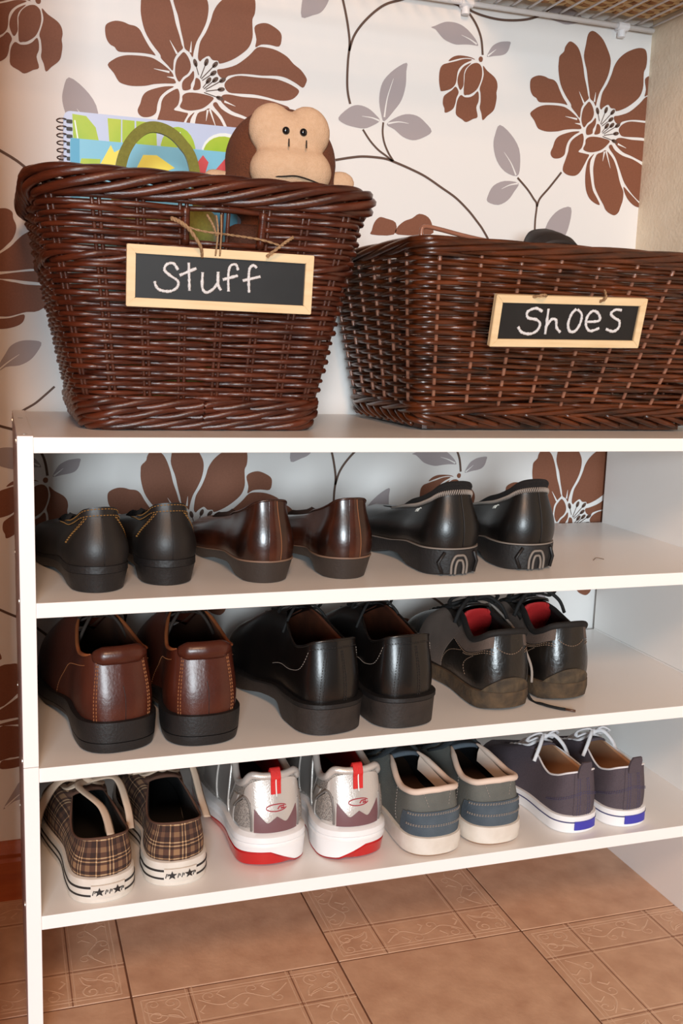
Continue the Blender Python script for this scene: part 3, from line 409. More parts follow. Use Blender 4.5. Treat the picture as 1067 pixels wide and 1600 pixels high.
# ------------------------------------------------------------------ chalkboard tags
CH = json.loads('''{"stuff":[[[0.1601,0.8649],[0.1552,0.871],[0.1486,0.8697],[0.1464,0.8641],[0.152,0.859],[0.1602,0.8537],[0.1595,0.8472],[0.152,0.843],[0.1422,0.8439],[0.138,0.8478],[0.1367,0.8525]],[[0.1709,0.8728],[0.1724,0.8446]],[[0.1618,0.8595],[0.1789,0.8675]],[[0.1855,0.864],[0.1857,0.8485],[0.1901,0.8438],[0.1967,0.8474],[0.2017,0.8541]],[[0.2016,0.8654],[0.2021,0.8525],[0.2052,0.8468]],[[0.2225,0.8681],[0.22,0.8735],[0.2143,0.8719],[0.2124,0.8627],[0.2133,0.8459]],[[0.2067,0.8576],[0.2226,0.8626]],[[0.2422,0.8715],[0.2388,0.8739],[0.2347,0.8704],[0.2342,0.859],[0.2352,0.8459]],[[0.2278,0.8577],[0.2466,0.8629]]],"shoes":[[[0.5808,0.841],[0.5718,0.8444],[0.562,0.8402],[0.5638,0.8334],[0.575,0.8312],[0.5806,0.8264],[0.5781,0.8186],[0.5696,0.8145],[0.5585,0.8164],[0.5528,0.8227]],[[0.5885,0.8444],[0.5895,0.8144]],[[0.5896,0.824],[0.5948,0.8319],[0.6007,0.831],[0.6031,0.8226],[0.6089,0.817]],[[0.6251,0.8447],[0.6198,0.8387],[0.6176,0.827],[0.6214,0.8185],[0.6286,0.8188],[0.6334,0.8275],[0.6334,0.8384],[0.6265,0.8444]],[[0.6423,0.8298],[0.6582,0.8316],[0.6561,0.8393],[0.648,0.8429],[0.6417,0.8364],[0.6417,0.8259],[0.6487,0.8191],[0.6603,0.8226]],[[0.6862,0.8445],[0.6778,0.8449],[0.6726,0.84],[0.6787,0.8351],[0.686,0.8314],[0.6867,0.8235],[0.6801,0.819],[0.6696,0.8218]]],"t1":[[0.1095,0.8882],[0.3048,0.8874],[0.302,0.8261],[0.1068,0.8267]],"t1i":[[0.1181,0.8793],[0.2944,0.8786],[0.2921,0.8351],[0.1158,0.8356]],"t2":[[0.5199,0.8573],[0.7198,0.8613],[0.7161,0.8018],[0.5174,0.7975]],"t2i":[[0.5316,0.8484],[0.7089,0.8521],[0.7077,0.8103],[0.5302,0.8059]]}''')
m_pine = mat('pale_pine', srgb(234, 208, 166), 0.5, var=(14, srgb(220, 188, 142), 0.25)); wood_grain(m_pine, (1, 12, 12))
m_slate = mat('chalkboard', srgb(15, 14, 14), 0.5, var=(40, srgb(26, 25, 25), 0.25))
m_chalk = mat('chalk', srgb(240, 238, 238), 0.9, var=(1400, srgb(176, 172, 172), 0.2))
m_smudge = mat('chalk_dust', srgb(62, 60, 60), 0.9, var=(120, srgb(34, 32, 32), 0.2))
m_twine = mat('jute_twine', srgb(172, 138, 102), 0.85, var=(500, srgb(136, 102, 70), 0.2))
def chalk_tag(label, O, strokes, letters, y, lean, wd):
    x0 = (O[0][0]+O[3][0])/2; x1 = (O[1][0]+O[2][0])/2; z1 = (O[0][1]+O[1][1])/2; z0 = (O[2][1]+O[3][1])/2
    xc, zc = (x0+x1)/2, (z0+z1)/2; hw, hh = (x1-x0)/2, (z1-z0)/2; fr = 0.0088; th = 0.0075
    r = thing('chalkboard_tag', label, 'sign', (xc, y, zc)); r.rotation_euler = (lean, math.atan2((O[0][1]-O[1][1]), x1-x0), 0)
    def rail(a, b, c, d):   # four corners of the mitred rail (x,z)
        v = [(p[0], yy, p[1]) for yy in (0, th) for p in (a, b, c, d)]
        o = mesh_obj('frame_rail', v, [(0, 1, 2, 3), (7, 6, 5, 4), (0, 4, 5, 1), (1, 5, 6, 2), (2, 6, 7, 3), (3, 7, 4, 0)], m_pine, r)
        bm = bmesh.new(); bm.from_mesh(o.data); bmesh.ops.recalc_face_normals(bm, faces=bm.faces)
        bmesh.ops.bevel(bm, geom=list(bm.edges), offset=0.0006, segments=2, affect='EDGES'); bm.to_mesh(o.data); bm.free()
    a, b = hw, hh; e, g = hw-fr, hh-fr
    rail((-a, b), (a, b), (e, g), (-e, g)); rail((a, b), (a, -b), (e, -g), (e, g))
    rail((a, -b), (-a, -b), (-e, -g), (e, -g)); rail((-a, -b), (-a, b), (-e, g), (-e, -g))
    MB().box(-e-0.001, e+0.001, 0.0035, 0.0062, -g-0.001, g+0.001).build('slate', m_slate, r)
    rg = random.Random(5)
    for grp in letters:
        mb = MB()
        for si in grp:
            pts = strokes[si]; P = catmull([(p[0]-xc, 0.0030, p[1]-zc) for p in pts], 10) if len(pts) > 2 else np.array([(pts[0][0]+(pts[1][0]-pts[0][0])*t-xc, 0.0030, pts[0][1]+(pts[1][1]-pts[0][1])*t-zc) for t in np.linspace(0, 1, 14)])
            mb.tube(P, [wd*rg.uniform(0.75, 1.2) for _ in P], 6, flat=0.45, upv=(0, -1, 0))
        mb.build('chalk_letter', m_chalk, r, True)
    return r, hw, hh
t1, hw1, hh1 = chalk_tag('chalkboard tag lettered Stuff hung on the tall basket', CH['t1'], CH['stuff'], [[0], [1, 2], [3, 4], [5, 6], [7, 8]], 0.0045, 0.10, 0.0016)
t2, hw2, hh2 = chalk_tag('chalkboard tag lettered Shoes hung on the low basket', CH['t2'], CH['shoes'], [[0], [1, 2], [3], [4], [5]], 0.0045, 0.24, 0.00185)
# twine from the tag through the hand hole (local to the tag)
def L1(x, y, z): return (x-t1.location.x, y-t1.location.y, z-t1.location.z)
def twist_tube(path, r, name, par):
    P = catmull(path, 10); mb = MB(); n = len(P)
    for ph in (0, PI):
        q = []
        for i in range(n):
            a = i*0.9+ph; q.append((P[i][0], P[i][1]+r*0.5*math.cos(a), P[i][2]+r*0.5*math.sin(a)))
        mb.tube(q, r*0.62, 6)
    mb.build(name, m_twine, par, True)
twist_tube([L1(0.150, -0.004, 0.915), L1(0.158, -0.009, 0.912), L1(0.168, -0.009, 0.905), L1(0.180, -0.004, 0.890), L1(0.184, 0.006, 0.880)], 0.0023, 'twine_knot', t1)
twist_tube([L1(0.160, -0.006, 0.909), L1(0.180, -0.004, 0.905), L1(0.200, 0.001, 0.9035), L1(0.212, 0.014, 0.903), L1(0.226, 0.004, 0.902), L1(0.246, 0.004, 0.900), L1(0.262, -0.006, 0.896)], 0.0012, 'twine', t1)
twist_tube([L1(0.250, -0.002, 0.884), L1(0.260, -0.007, 0.893), L1(0.268, -0.009, 0.900), L1(0.276, -0.006, 0.905)], 0.0018, 'twine_knot', t1)
twist_tube([L1(0.1975, 0.007, 0.921), L1(0.1985, 0.001, 0.905), L1(0.1975, 0.004, 0.882)], 0.0015, 'twine', t1)
twist_tube([L1(0.2025, 0.007, 0.922), L1(0.2020, 0.001, 0.905), L1(0.2020, 0.004, 0.882)], 0.0014, 'twine', t1)
twist_tube([L1(0.1885, 0.010, 0.921), L1(0.193, 0.002, 0.912), L1(0.197, 0.001, 0.902)], 0.0016, 'twine', t1)
def L2(x, y, z): return (x-t2.location.x, y-t2.location.y, z-t2.location.z)
twist_tube([L2(0.562, 0.010, 0.856), L2(0.572, -0.004, 0.862), L2(0.585, 0.010, 0.858)], 0.0018, 'twine_knot', t2)
twist_tube([L2(0.652, 0.012, 0.852), L2(0.654, -0.004, 0.860), L2(0.657, 0.006, 0.868)], 0.0018, 'twine_knot', t2)

# ------------------------------------------------------------------ things in the tall basket
m_cover = mat('cover_lavender', srgb(188, 200, 228), 0.35); m_page = mat('page_white', srgb(232, 230, 224), 0.6)
m_lime = mat('print_lime', srgb(176, 196, 58), 0.35, var=(30, srgb(150, 186, 40), 0.2)); m_wire = mat('coil_wire', srgb(110, 90, 84), 0.35, metal=0.6)
m_line = mat('print_white', srgb(230, 236, 232), 0.35)
bk = thing('spiral_notebook', 'spiral bound notebook with lime leaf shapes on lavender cover', 'notebook', (0.064, 0.252, 0.735))
BH = 0.323; BW = 0.250
def rrect(x0, x1, z0, z1, r, n=5):
    p = []
    for cx, cz, a0 in ((x1-r, z1-r, 0), (x0+r, z1-r, PI/2), (x0+r, z0+r, PI), (x1-r, z0+r, 1.5*PI)):
        for k in range(n+1): a = a0+k*PI/2/n; p.append((cx+r*math.cos(a), cz+r*math.sin(a)))
    return p
def plate(name, pts, y0, y1, m, parent):
    n = len(pts); v = [(x, y0, z) for x, z in pts]+[(x, y1, z) for x, z in pts]
    o = mesh_obj(name, v, [tuple(range(n)), tuple(range(2*n-1, n-1, -1))]+[(i, i+n, (i+1) % n+n, (i+1) % n) for i in range(n)], m, parent); return fix_normals(o)
plate('front_cover', rrect(0, BW, 0, BH, 0.008), 0, 0.0008, m_cover, bk)
plate('page_block', rrect(0.002, BW-0.002, 0.002, BH-0.002, 0.006), 0.001, 0.010, m_page, bk)
plate('back_cover', rrect(0, BW, 0, BH, 0.008), 0.0102, 0.011, m_cover, bk)
mb = MB()
sh = [([(0.010, BH-0.003), (0.026, BH-0.004), (0.037, BH-0.016), (0.044, BH-0.045), (0.048, BH-0.09), (0.012, BH-0.09), (0.011, BH-0.04)], m_lime),
      ([(0.051, BH-0.004), (0.067, BH-0.004), (0.066, BH-0.09), (0.057, BH-0.09)], m_lime), ([(0.0685, BH-0.004), (0.083, BH-0.004), (0.084, BH-0.09), (0.068, BH-0.09)], m_lime),
      ([(0.085, BH-0.004), (0.109, BH-0.004), (0.110, BH-0.03), (0.106, BH-0.09), (0.0855, BH-0.09)], m_lime),
      ([(0.136+0.022*math.cos(a), BH-0.036+0.030*math.sin(a)) for a in np.linspace(0, 2*PI, 25)[:-1]], m_lime),
      ([(0.195+0.030*math.cos(a), BH-0.034+0.026*math.sin(a)) for a in np.linspace(0, 2*PI, 25)[:-1]], m_line),
      ([(0.194+0.027*math.cos(a), BH-0.035+0.023*math.sin(a)) for a in np.linspace(0, 2*PI, 25)[:-1]], m_lime),
      ([(0.158, BH-0.05), (0.172, BH-0.03), (0.176, BH-0.06), (0.155, BH-0.07)], m_lime),
      ([(0.036+0.009*math.cos(a), BH-0.053+0.009*math.sin(a)) for a in np.linspace(0, 2*PI, 17)[:-1]], m_line),
      ([(0.138, BH-0.012), (0.139, BH-0.012), (0.133, BH-0.06), (0.132, BH-0.06)], m_line), ([(0.012, BH-0.01), (0.0135, BH-0.01), (0.024, BH-0.075), (0.022, BH-0.075)], m_line)]
for i, (p, mm) in enumerate(sh): plate('cover_print', p, -0.0003-0.00003*i, 0.0, mm, bk)
for i in range(36):
    zc = BH-0.012-i*0.0085
    q = [(-0.001+0.0058*math.cos(a)-0.001, 0.0055+0.0095*math.sin(a), zc+0.0012*a/PI) for a in np.linspace(0, 2*PI, 13)]
    MB().tube(q, 0.0009, 5).build('coil', m_wire, bk, True)
    if i < 6: plate('punch_hole', rrect(0.003, 0.010, zc-0.0022, zc+0.0022, 0.001, 2), -0.0006, -0.0002, m_slate, bk)
m_sky = mat('cover_sky_blue', srgb(122, 190, 216), 0.35); m_yel = mat('print_yellow', srgb(236, 218, 84), 0.35); m_red = mat('print_red', srgb(206, 74, 78), 0.35); m_spine = mat('cover_teal', srgb(70, 160, 196), 0.35)
cb = thing('picture_book', 'sky blue picture book in front of the spiral notebook', 'book', (0.070, 0.226, 0.735))
CBH = 0.288; CBW = 0.200
plate('cover', rrect(0, CBW, 0, CBH, 0.002), 0, 0.001, m_sky, cb); plate('page_block', rrect(0.001, CBW-0.001, 0.002, CBH-0.002, 0.001), 0.001, 0.011, m_page, cb); plate('back_cover', rrect(0, CBW, 0, CBH, 0.002), 0.011, 0.012, m_sky, cb)
for p, mm in (([(0, 0), (0.010, 0), (0.010, CBH), (0, CBH)], m_spine), ([(0.032, CBH-0.03), (0.046, CBH-0.004), (0.050, CBH-0.012), (0.060, CBH-0.006), (0.052, CBH-0.03)], m_yel),
              ([(0.075, CBH-0.030), (0.084, CBH-0.012), (0.100, CBH-0.011), (0.122, CBH-0.024), (0.108, CBH-0.03)], m_yel), ([(0.138, CBH-0.03), (0.156, CBH-0.006), (0.163, CBH-0.014), (0.158, CBH-0.03)], m_red),
              ([(0.165, CBH-0.03), (0.185, CBH-0.006), (0.199, CBH-0.004), (0.194, CBH-0.016), (0.180, CBH-0.03)], m_red), ([(0.010, CBH-0.03), (0.012, CBH-0.022), (0.034, CBH-0.021), (0.033, CBH-0.03)], m_lime)):
    plate('cover_print', p, -0.0004, 0.0, mm, cb)
m_felt = mat('olive_felt', srgb(128, 126, 52), 0.9, var=(300, srgb(112, 108, 44), 0.3), bump=(600, 0.4), sheen=0.3)
bag = thing('felt_bag', 'olive green felt bag with arched handle inside the tall basket', 'bag', (0.152, 0.098, 0.705))
def loft(rings, name, m, parent, cap=True, smooth=True, closed=True):
    n = len(rings[0]); v = [p for r in rings for p in r]; f = []
    for k in range(len(rings)-1):
        for i in range(n if closed else n-1): j = (i+1) % n; f.append((k*n+i, k*n+j, (k+1)*n+j, (k+1)*n+i))
    if cap: f.append(tuple(range(n-1, -1, -1))); f.append(tuple((len(rings)-1)*n+i for i in range(n)))
    return fix_normals(mesh_obj(name, v, f, m, parent, smooth))
def sell(cx, cy, z, rx, ry, e=0.5, n=32):
    return [(cx+rx*math.copysign(abs(math.cos(a))**e, math.cos(a)), cy+ry*math.copysign(abs(math.sin(a))**e, math.sin(a)), z) for a in [2*PI*i/n for i in range(n)]]
loft([sell(0.016, 0.032, z, rx, ry) for z, rx, ry in ((0.0, 0.040, 0.03), (0.004, 0.050, 0.042), (0.06, 0.056, 0.046), (0.12, 0.056, 0.044), (0.18, 0.055, 0.040), (0.228, 0.053, 0.034), (0.234, 0.048, 0.026))], 'bag_body', m_felt, bag)
hpth = catmull([(-0.046, 0.0, 0.20), (-0.040, 0.0, 0.265), (-0.030, 0.0, 0.295), (-0.012, 0.0, 0.3125), (0.008, 0.0, 0.313), (0.026, 0.0, 0.301), (0.040, 0.0, 0.276), (0.048, 0.0, 0.20)], 8)
hv = MB(); nrm = np.cross(np.gradient(hpth, axis=0), (0, 1, 0)); nrm /= np.linalg.norm(nrm, axis=1)[:, None]
rings = []
for p, nn in zip(hpth, nrm):
    w2, t2h = 0.0056, 0.0022
    rings.append([tuple(p+nn*a*w2+np.array((0, b, 0))) for a, b in ((-1, -t2h), (1, -t2h), (1, t2h), (-1, t2h))])
loft(rings, 'bag_handle', m_felt, bag, smooth=False)
m_knit = mat('brown_knit', srgb(92, 52, 34), 0.9, var=(500, srgb(66, 36, 24), 0.25), bump=(500, 0.9))
ck = thing('knit_cloth', 'folded brown knit cloth seen through the basket hand hole', 'cloth', (0.257, 0.118, 0.7065))
loft([sell(0, 0, z, rx, ry, 0.7) for z, rx, ry in ((0.0, 0.016, 0.012), (0.004, 0.024, 0.018), (0.11, 0.027, 0.021), (0.19, 0.026, 0.020), (0.216, 0.022, 0.015), (0.220, 0.014, 0.008))], 'cloth_fold', m_knit, ck)
loft([sell(0.004, 0.030, z, rx, ry, 0.7) for z, rx, ry in ((0.0, 0.016, 0.006), (0.004, 0.022, 0.009), (0.10, 0.024, 0.009), (0.19, 0.021, 0.008), (0.195, 0.014, 0.005))], 'cloth_fold', m_knit, ck)
# plush monkey
m_fur = mat('brown_plush', srgb(128, 72, 44), 0.95, var=(700, srgb(96, 52, 30), 0.25), bump=(900, 0.9, 2))
m_face = mat('cream_plush', srgb(218, 182, 150), 0.95, var=(200, srgb(206, 168, 134), 0.3), bump=(800, 0.5, 2))
m_eye = mat('black_plastic', (0.005, 0.005, 0.006), 0.08, coat=0.6); m_thread = mat('black_thread', (0.012, 0.009, 0.008), 0.7)
mk = thing('plush_monkey', 'brown plush monkey with cream face peeking over the basket rim', 'soft toy', (0.301, 0.140, 0.729))
def blob(name, m, parent, balls, res=0.0035, sub=1):
    """smooth union of ellipsoids as one closed surface, by voxel remesh"""
    mb = MB()
    for c, r in balls: mb.ball(c, r, 24, 16)
    o = mb.build(name, m, parent, True)
    md = o.modifiers.new('join', 'REMESH'); md.mode = 'VOXEL'; md.voxel_size = res; md.use_smooth_shade = True
    sm = o.modifiers.new('soften', 'SMOOTH'); sm.factor = 0.5; sm.iterations = 10
    return o
blob('head', m_fur, mk, [((0, 0, 0.272), (0.0655, 0.056, 0.061)), ((0, 0.004, 0.245), (0.066, 0.056, 0.05)), ((-0.012, 0.01, 0.16), (0.044, 0.045, 0.06)), ((-0.022, 0.015, 0.055), (0.042, 0.050, 0.066))])
fy = -0.046
blob('face', m_face, mk, [((-0.022, fy+0.004, 0.300), (0.027, 0.016, 0.029)), ((0.019, fy+0.004, 0.300), (0.027, 0.016, 0.029)), ((-0.002, fy+0.001, 0.290), (0.042, 0.018, 0.030)),
                        ((-0.021, fy-0.005, 0.256), (0.028, 0.021, 0.026)), ((0.018, fy-0.005, 0.256), (0.028, 0.021, 0.026)), ((-0.002, fy-0.006, 0.258), (0.038, 0.022, 0.025))], 0.0028)
for x in (-0.0112, 0.0088):
    e = MB().ball((x, fy-0.0165, 0.2965), (0.0043, 0.003, 0.0043), 14, 10).build('eye', m_eye, mk, True)
    MB().tube([(x+0.002, fy-0.0225, 0.287), (x+0.001, fy-0.0268, 0.2785)], 0.0008, 5).build('nostril', m_thread, mk)
MB().tube(catmull([(-0.031, fy-0.0205, 0.2455), (-0.016, fy-0.0255, 0.2465), (-0.002, fy-0.0272, 0.2478), (0.012, fy-0.0258, 0.2458), (0.027, fy-0.0220, 0.2425)], 6), 0.0008, 5).build('mouth', m_thread, mk)
blob('ear', m_face, mk, [((0.078, 0.012, 0.258), (0.018, 0.008, 0.0135)), ((0.066, 0.012, 0.255), (0.014, 0.008, 0.015))], 0.0025)
blob('ear', m_face, mk, [((-0.074, 0.012, 0.250), (0.016, 0.008, 0.012)), ((-0.064, 0.012, 0.248), (0.013, 0.008, 0.013))], 0.0025)

# ------------------------------------------------------------------ wire shelf above and woven tray on it
m_coat = mat('white_vinyl_wire', srgb(246, 247, 250), 0.35)
ws = thing('wire_shelf', 'white vinyl coated wire closet shelf high on the wall', 'shelf', (0, 0, 1.276))
XS0 = -0.30; XS1 = XW-0.006
MB().tube([(XS0, WY-0.012, 0), (XS1, WY-0.012, 0)], 0.0038, 10).build('back_rail', m_coat, ws, True)
for y in (WY-0.17, WY-0.30): MB().tube([(XS0, y, -0.0005), (XS1, y, -0.0005)], 0.0035, 10).build('cross_rail', m_coat, ws, True)
for z in (0.0, -0.028): MB().tube([(XS0, WY-0.318, z), (XS1, WY-0.318, z)], 0.0035, 10).build('front_rail', m_coat, ws, True)
x = XS1-0.004
while x > XS0:
    MB().tube([(x, WY-0.006, 0.0048), (x, WY-0.316, 0.0048), (x, WY-0.320, 0.001), (x, WY-0.320, -0.028)], 0.0016, 6).build('wire', m_coat, ws, True); x -= 0.0262
for xc in (0.622, 0.878, 0.36):
    mbc = MB().tube([(xc, WY-0.012-0.0005, -0.001), (xc, WY, -0.001)], 0.0065, 12).tube([(xc-0.009, WY-0.012, 0.0), (xc+0.009, WY-0.012, 0.0)], 0.0062, 12).tube([(xc, WY-0.010, -0.015), (xc, WY-0.010, -0.002)], 0.0058, 12)
    mbc.build('wall_clip', m_coat, ws)
m_seag = mat('seagrass', srgb(232, 204, 158), 0.7, var=(60, srgb(206, 170, 118), 0.2)); m_seag2 = mat('seagrass_dark', srgb(196, 146, 94), 0.7, var=(60, srgb(150, 98, 56), 0.2))
tr = thing('woven_tray', 'natural seagrass tray with checked weave on the wire shelf', 'tray', (0.775, 0.185, 1.2835))
TX, TY = 0.150, 0.150
ny = 26; nx = 15
for j in range(ny):
    y = -TY+2*TY*(j+0.5)/ny; pth = []
    for i in range(nx*2+1):
        xx = -TX+2*TX*i/(nx*2); pth.append((xx, y, 0.0045+0.0018*math.sin(PI*(i*0.5+j))))
    MB().tube(catmull(pth, 2), 0.0052, 6, flat=0.3, upv=(0, 0, 1)).build('weft_strip', m_seag, tr, True)
for i in range(nx):
    xx = -TX+2*TX*(i+0.5)/nx; pth = [(xx, -TY+2*TY*j/(ny*2), 0.0045-0.0018*math.sin(PI*(i+j*0.5))) for j in range(ny*2+1)]
    MB().tube(pth, 0.0062, 6, flat=0.22, upv=(0, 0, 1)).build('warp_strip', m_seag2, tr, True)
for k in range(6):
    zz = 0.010+k*0.010
    q = [(sx*TX*1.01, sy*TY*1.01, zz) for sx, sy in ((-1, -1), (1, -1), (1, 1), (-1, 1))]
    pp = []
    for a in range(4):
        for t in range(8): pp.append(np.array(q[a])*(1-t/8)+np.array(q[(a+1) % 4])*(t/8))
    MB().tube(pp, 0.0056, 6, True).build('side_coil', m_seag, tr, True)
# ------------------------------------------------------------------ shoes
def smooth1(a, it, wrap=False):
    a = np.array(a, float)
    for _ in range(it):
        p = np.concatenate([[a[1]], a, [a[-2]]]); a = 0.25*p[:-2]+0.5*p[1:-1]+0.25*p[2:]
    return a
def smooth_keep(a, it):   # smoothing that keeps the end values
    a = np.array(a, float)
    for _ in range(it): a[1:-1] = 0.25*a[:-2]+0.5*a[1:-1]+0.25*a[2:]
    return a
NH = 84; NV = 22
class Shoe:
    """lofted shoe: heel back at the origin, toe towards +y. u in [-1,1] runs round the outline (0 = back of heel), v from sole (0) to topline (1)."""
    def __init__(s, root, L, hw, bw, side, zt, zb, top, sq=0.66, bulge=0.004, inset=0.003, lean=0.30, pinch=0.86):
        s.root, s.L, s.side = root, L, side; s.zt_k, s.zb_k = zt, zb
        def half(med):
            a = pinch*0.9 if med else pinch+0.04
            e = 1.0-(sq-0.60)*1.1; ry = 0.125*L
            return [(hw*math.sin(t)**e, ry*(1-math.cos(t)**e)) for t in [k*PI/2/8 for k in range(9)]]+[(hw*0.985, 0.20*L), (hw*a, 0.36*L), (hw*a*0.45+bw*0.55, 0.53*L), (bw*0.99, 0.68*L),
                    (bw*(0.90 if med else 0.93), 0.81*L), (bw*(0.70 if med else 0.66), 0.91*L), (bw*(0.40 if med else 0.32), 0.97*L), (0, L)]
        R_, L_ = half(side < 0), half(side > 0)
        tx = -0.006*side   # toe swings to the big toe
        def sample(pts, sg):
            P = catmull([(sg*x+tx*max(0, (y/L-0.4)/0.6)**1.5, y) for x, y in pts], 24); d = np.concatenate([[0], np.cumsum(np.linalg.norm(np.diff(P, axis=0), axis=1))]); t = np.linspace(0, d[-1], NH+1)
            return np.stack([np.interp(t, d, P[:, 0]), np.interp(t, d, P[:, 1])], 1), d[-1]
        A, la = sample(R_, 1); Bq, lb = sample(L_, -1); s.len = la
        s.O = np.concatenate([Bq[::-1], A[1:]]); s.U = np.linspace(-1, 1, 2*NH+1)
        tg = np.gradient(s.O, axis=0); tg[0] = tg[-1] = (tg[0]+tg[-1])/2; tg /= np.linalg.norm(tg, axis=1)[:, None]+1e-9
        s.n = np.stack([tg[:, 1], -tg[:, 0]], 1)
        c = np.array([0.0, L*0.45]); sg = np.sign(np.sum(s.n*(s.O-c), axis=1)); s.n *= np.where(sg == 0, 1, sg)[:, None]
        s.s = s.O[:, 1]/L; s.ZT = s.zt(s.s); s.ZBt = s.zb(s.s)
        aa = np.abs(s.U); ka = np.array([k[0] for k in top])
        fa = np.linspace(0, 1, 201)
        def key(i):
            y = np.interp(fa, ka, [k[i] for k in top]); y = smooth_keep(y, 60) if i == 1 else smooth1(y, 60) if i == 3 else smooth_keep(y, 40)
            return np.interp(aa, fa, y)
        tX = key(1)*np.sign(s.U); tY = key(2)*L; tZ = key(3)
        s.T = np.stack([tX+tx*np.clip((tY/L-0.4)/0.6, 0, 1)**1.5, tY, tZ], 1)
        V = np.linspace(0, 1, NV+1); G = np.zeros((2*NH+1, NV+1, 3))
        for i in range(2*NH+1):
            a = aa[i]; w_ = min(max((a-0.34)/0.26, 0), 1); w_ = w_*w_*(3-2*w_)
            n3 = np.array([s.n[i][0], s.n[i][1], 0]); P0 = np.array([*(s.O[i]-s.n[i]*inset), s.ZT[i]-0.002]); P3 = s.T[i]; h = P3[2]-P0[2]; Z = np.array([0, 0, 1.0])
            P1 = P0+n3*bulge+Z*h*(0.40+0.15*w_)
            P2h = P3+n3*0.0015-Z*h*lean; P2f = P3+np.array([P0[0]-P3[0], P0[1]-P3[1], 0])*0.62+Z*0.001
            P2 = P2h*(1-w_)+P2f*w_
            for j, v in enumerate(V): G[i, j] = P0*(1-v)**3+3*P1*v*(1-v)**2+3*P2*v*v*(1-v)+P3*v**3
        s.G = G; du = np.gradient(G, axis=0); dv = np.gradient(G, axis=1); N = np.cross(du, dv); N /= np.linalg.norm(N, axis=2)[:, :, None]+1e-12
        if N[NH, NV//2][1] > 0: N = -N
        s.N = N
    def zt(s, q): return smooth_like(q, s.zt_k)
    def zb(s, q): return smooth_like(q, s.zb_k)
    def S(s, u, v, off=0.0):
        fu = min(max((u+1)*NH, 0), 2*NH-1e-6); fv = min(max(v*NV, 0), NV-1e-6); i, j = int(fu), int(fv); a, b = fu-i, fv-j
        f = lambda A: A[i, j]*(1-a)*(1-b)+A[i+1, j]*a*(1-b)+A[i, j+1]*(1-a)*b+A[i+1, j+1]*a*b
        n = f(s.N); return f(s.G)+n/(np.linalg.norm(n)+1e-9)*off
    def upper(s, m, name='upper', u0=-1, u1=1):
        i0, i1 = int(round((u0+1)*NH)), int(round((u1+1)*NH)); v = []; uv = []; f = []
        for i in range(i0, i1+1):
            for j in range(NV+1): v.append(s.G[i, j]); uv.append((s.U[i]*s.len, s.G[i, j][2]))
        k = NV+1
        for i in range(i1-i0):
            for j in range(NV): f.append((i*k+j, (i+1)*k+j, (i+1)*k+j+1, i*k+j+1))
        return mesh_obj(name, v, f, m, s.root, True, uv=uv)
    def lining(s, m, th=0.003, amax=1.0):
        v = []; f = []; js = list(range(NV, -1, -1)); I = [i for i in range(2*NH+1) if abs(s.U[i]) <= amax]
        for i in I:
            for j in js: v.append(s.G[i, j]-s.N[i, j]*(th if j < NV else 0.0))
        k = NV+1
        for i in range(len(I)-1):
            for j in range(NV): f.append((i*k+j, i*k+j+1, (i+1)*k+j+1, (i+1)*k+j))
        return mesh_obj('lining', v, f, m, s.root, True)
    def insole(s, m, ins=0.007, dz=0.004):
        v = [(*(s.O[i]-s.n[i]*ins), s.ZT[i]+dz) for i in range(2*NH)]; n = len(v); v += [(0, y*s.L, s.zt(np.array([y]))[0]+dz) for y in (0.12, 0.3, 0.5, 0.7, 0.88)]
        f = []
        for i in range(n):
            j = (i+1) % n; c = lambda p: int(min(max(round((p[1]/s.L-0.12)/0.19), 0), 4))
            a, b = c(v[i]), c(v[j])
            if a == b: f.append((i, j, n+a))
            else: f.append((i, j, n+a)); f.append((j, n+b, n+a))
        return mesh_obj('insole', v, f, m, s.root, True)
    def sole(s, name, rings, m, smooth=True, label=None):
        """rings: (outset, t) from bottom to top; t 0 = ground side, 1 = feather line, t may be a function of (i)"""
        n = 2*NH; v = []
        for off, t in rings:
            for i in range(n):
                tt = t(s.s[i], s.U[i]) if callable(t) else t; oo = off(s.s[i], s.U[i]) if callable(off) else off
                v.append((*(s.O[i]+s.n[i]*oo), s.ZBt[i]+tt*(s.ZT[i]-s.ZBt[i])))
        f = []
        for k in range(len(rings)-1):
            for i in range(n): j = (i+1) % n; f.append((k*n+i, k*n+j, (k+1)*n+j, (k+1)*n+i))
        for k, flip in ((0, True), (len(rings)-1, False)):
            # cap as a strip between the two sides
            for i in range(NH-1):
                a, b = NH-i, NH+i; c, d = NH-i-1, NH+i+1
                q = [k*n+a, k*n+b, k*n+d, k*n+c] if i else [k*n+NH, k*n+d, k*n+c]
                f.append(tuple(x_ if x_ < len(v) else x_ for x_ in (q[::-1] if flip else q)))
            q = [k*n+1, k*n+2*NH-1, k*n+0]; f.append(tuple(q))
        o = mesh_obj(name, v, f, m, s.root, smooth, label=label)
        fix_normals(o); sharp(o); return o
    def patch(s, name, u0, u1, vlo, vhi, off, m, nu=24, nv=8, label=None, soft=True):
        fl = vlo if callable(vlo) else (lambda u: vlo); fh = vhi if callable(vhi) else (lambda u: vhi)
        v = []; f = []; uv = []
        for i in range(nu+1):
            u = u0+(u1-u0)*i/nu
            for j in range(nv+1):
                vv = fl(u)+(fh(u)-fl(u))*j/nv; p = s.S(u, vv, off); v.append(p); uv.append((u*s.len, p[2]))
        k = nv+1
        for i in range(nu):
            for j in range(nv): f.append((i*k+j, (i+1)*k+j, (i+1)*k+j+1, i*k+j+1))
        ring = [i*k for i in range(nu+1)]+[nu*k+j for j in range(1, nv+1)]+[i*k+nv for i in range(nu-1, -1, -1)]+[j for j in range(nv-1, 0, -1)]
        b = len(v)
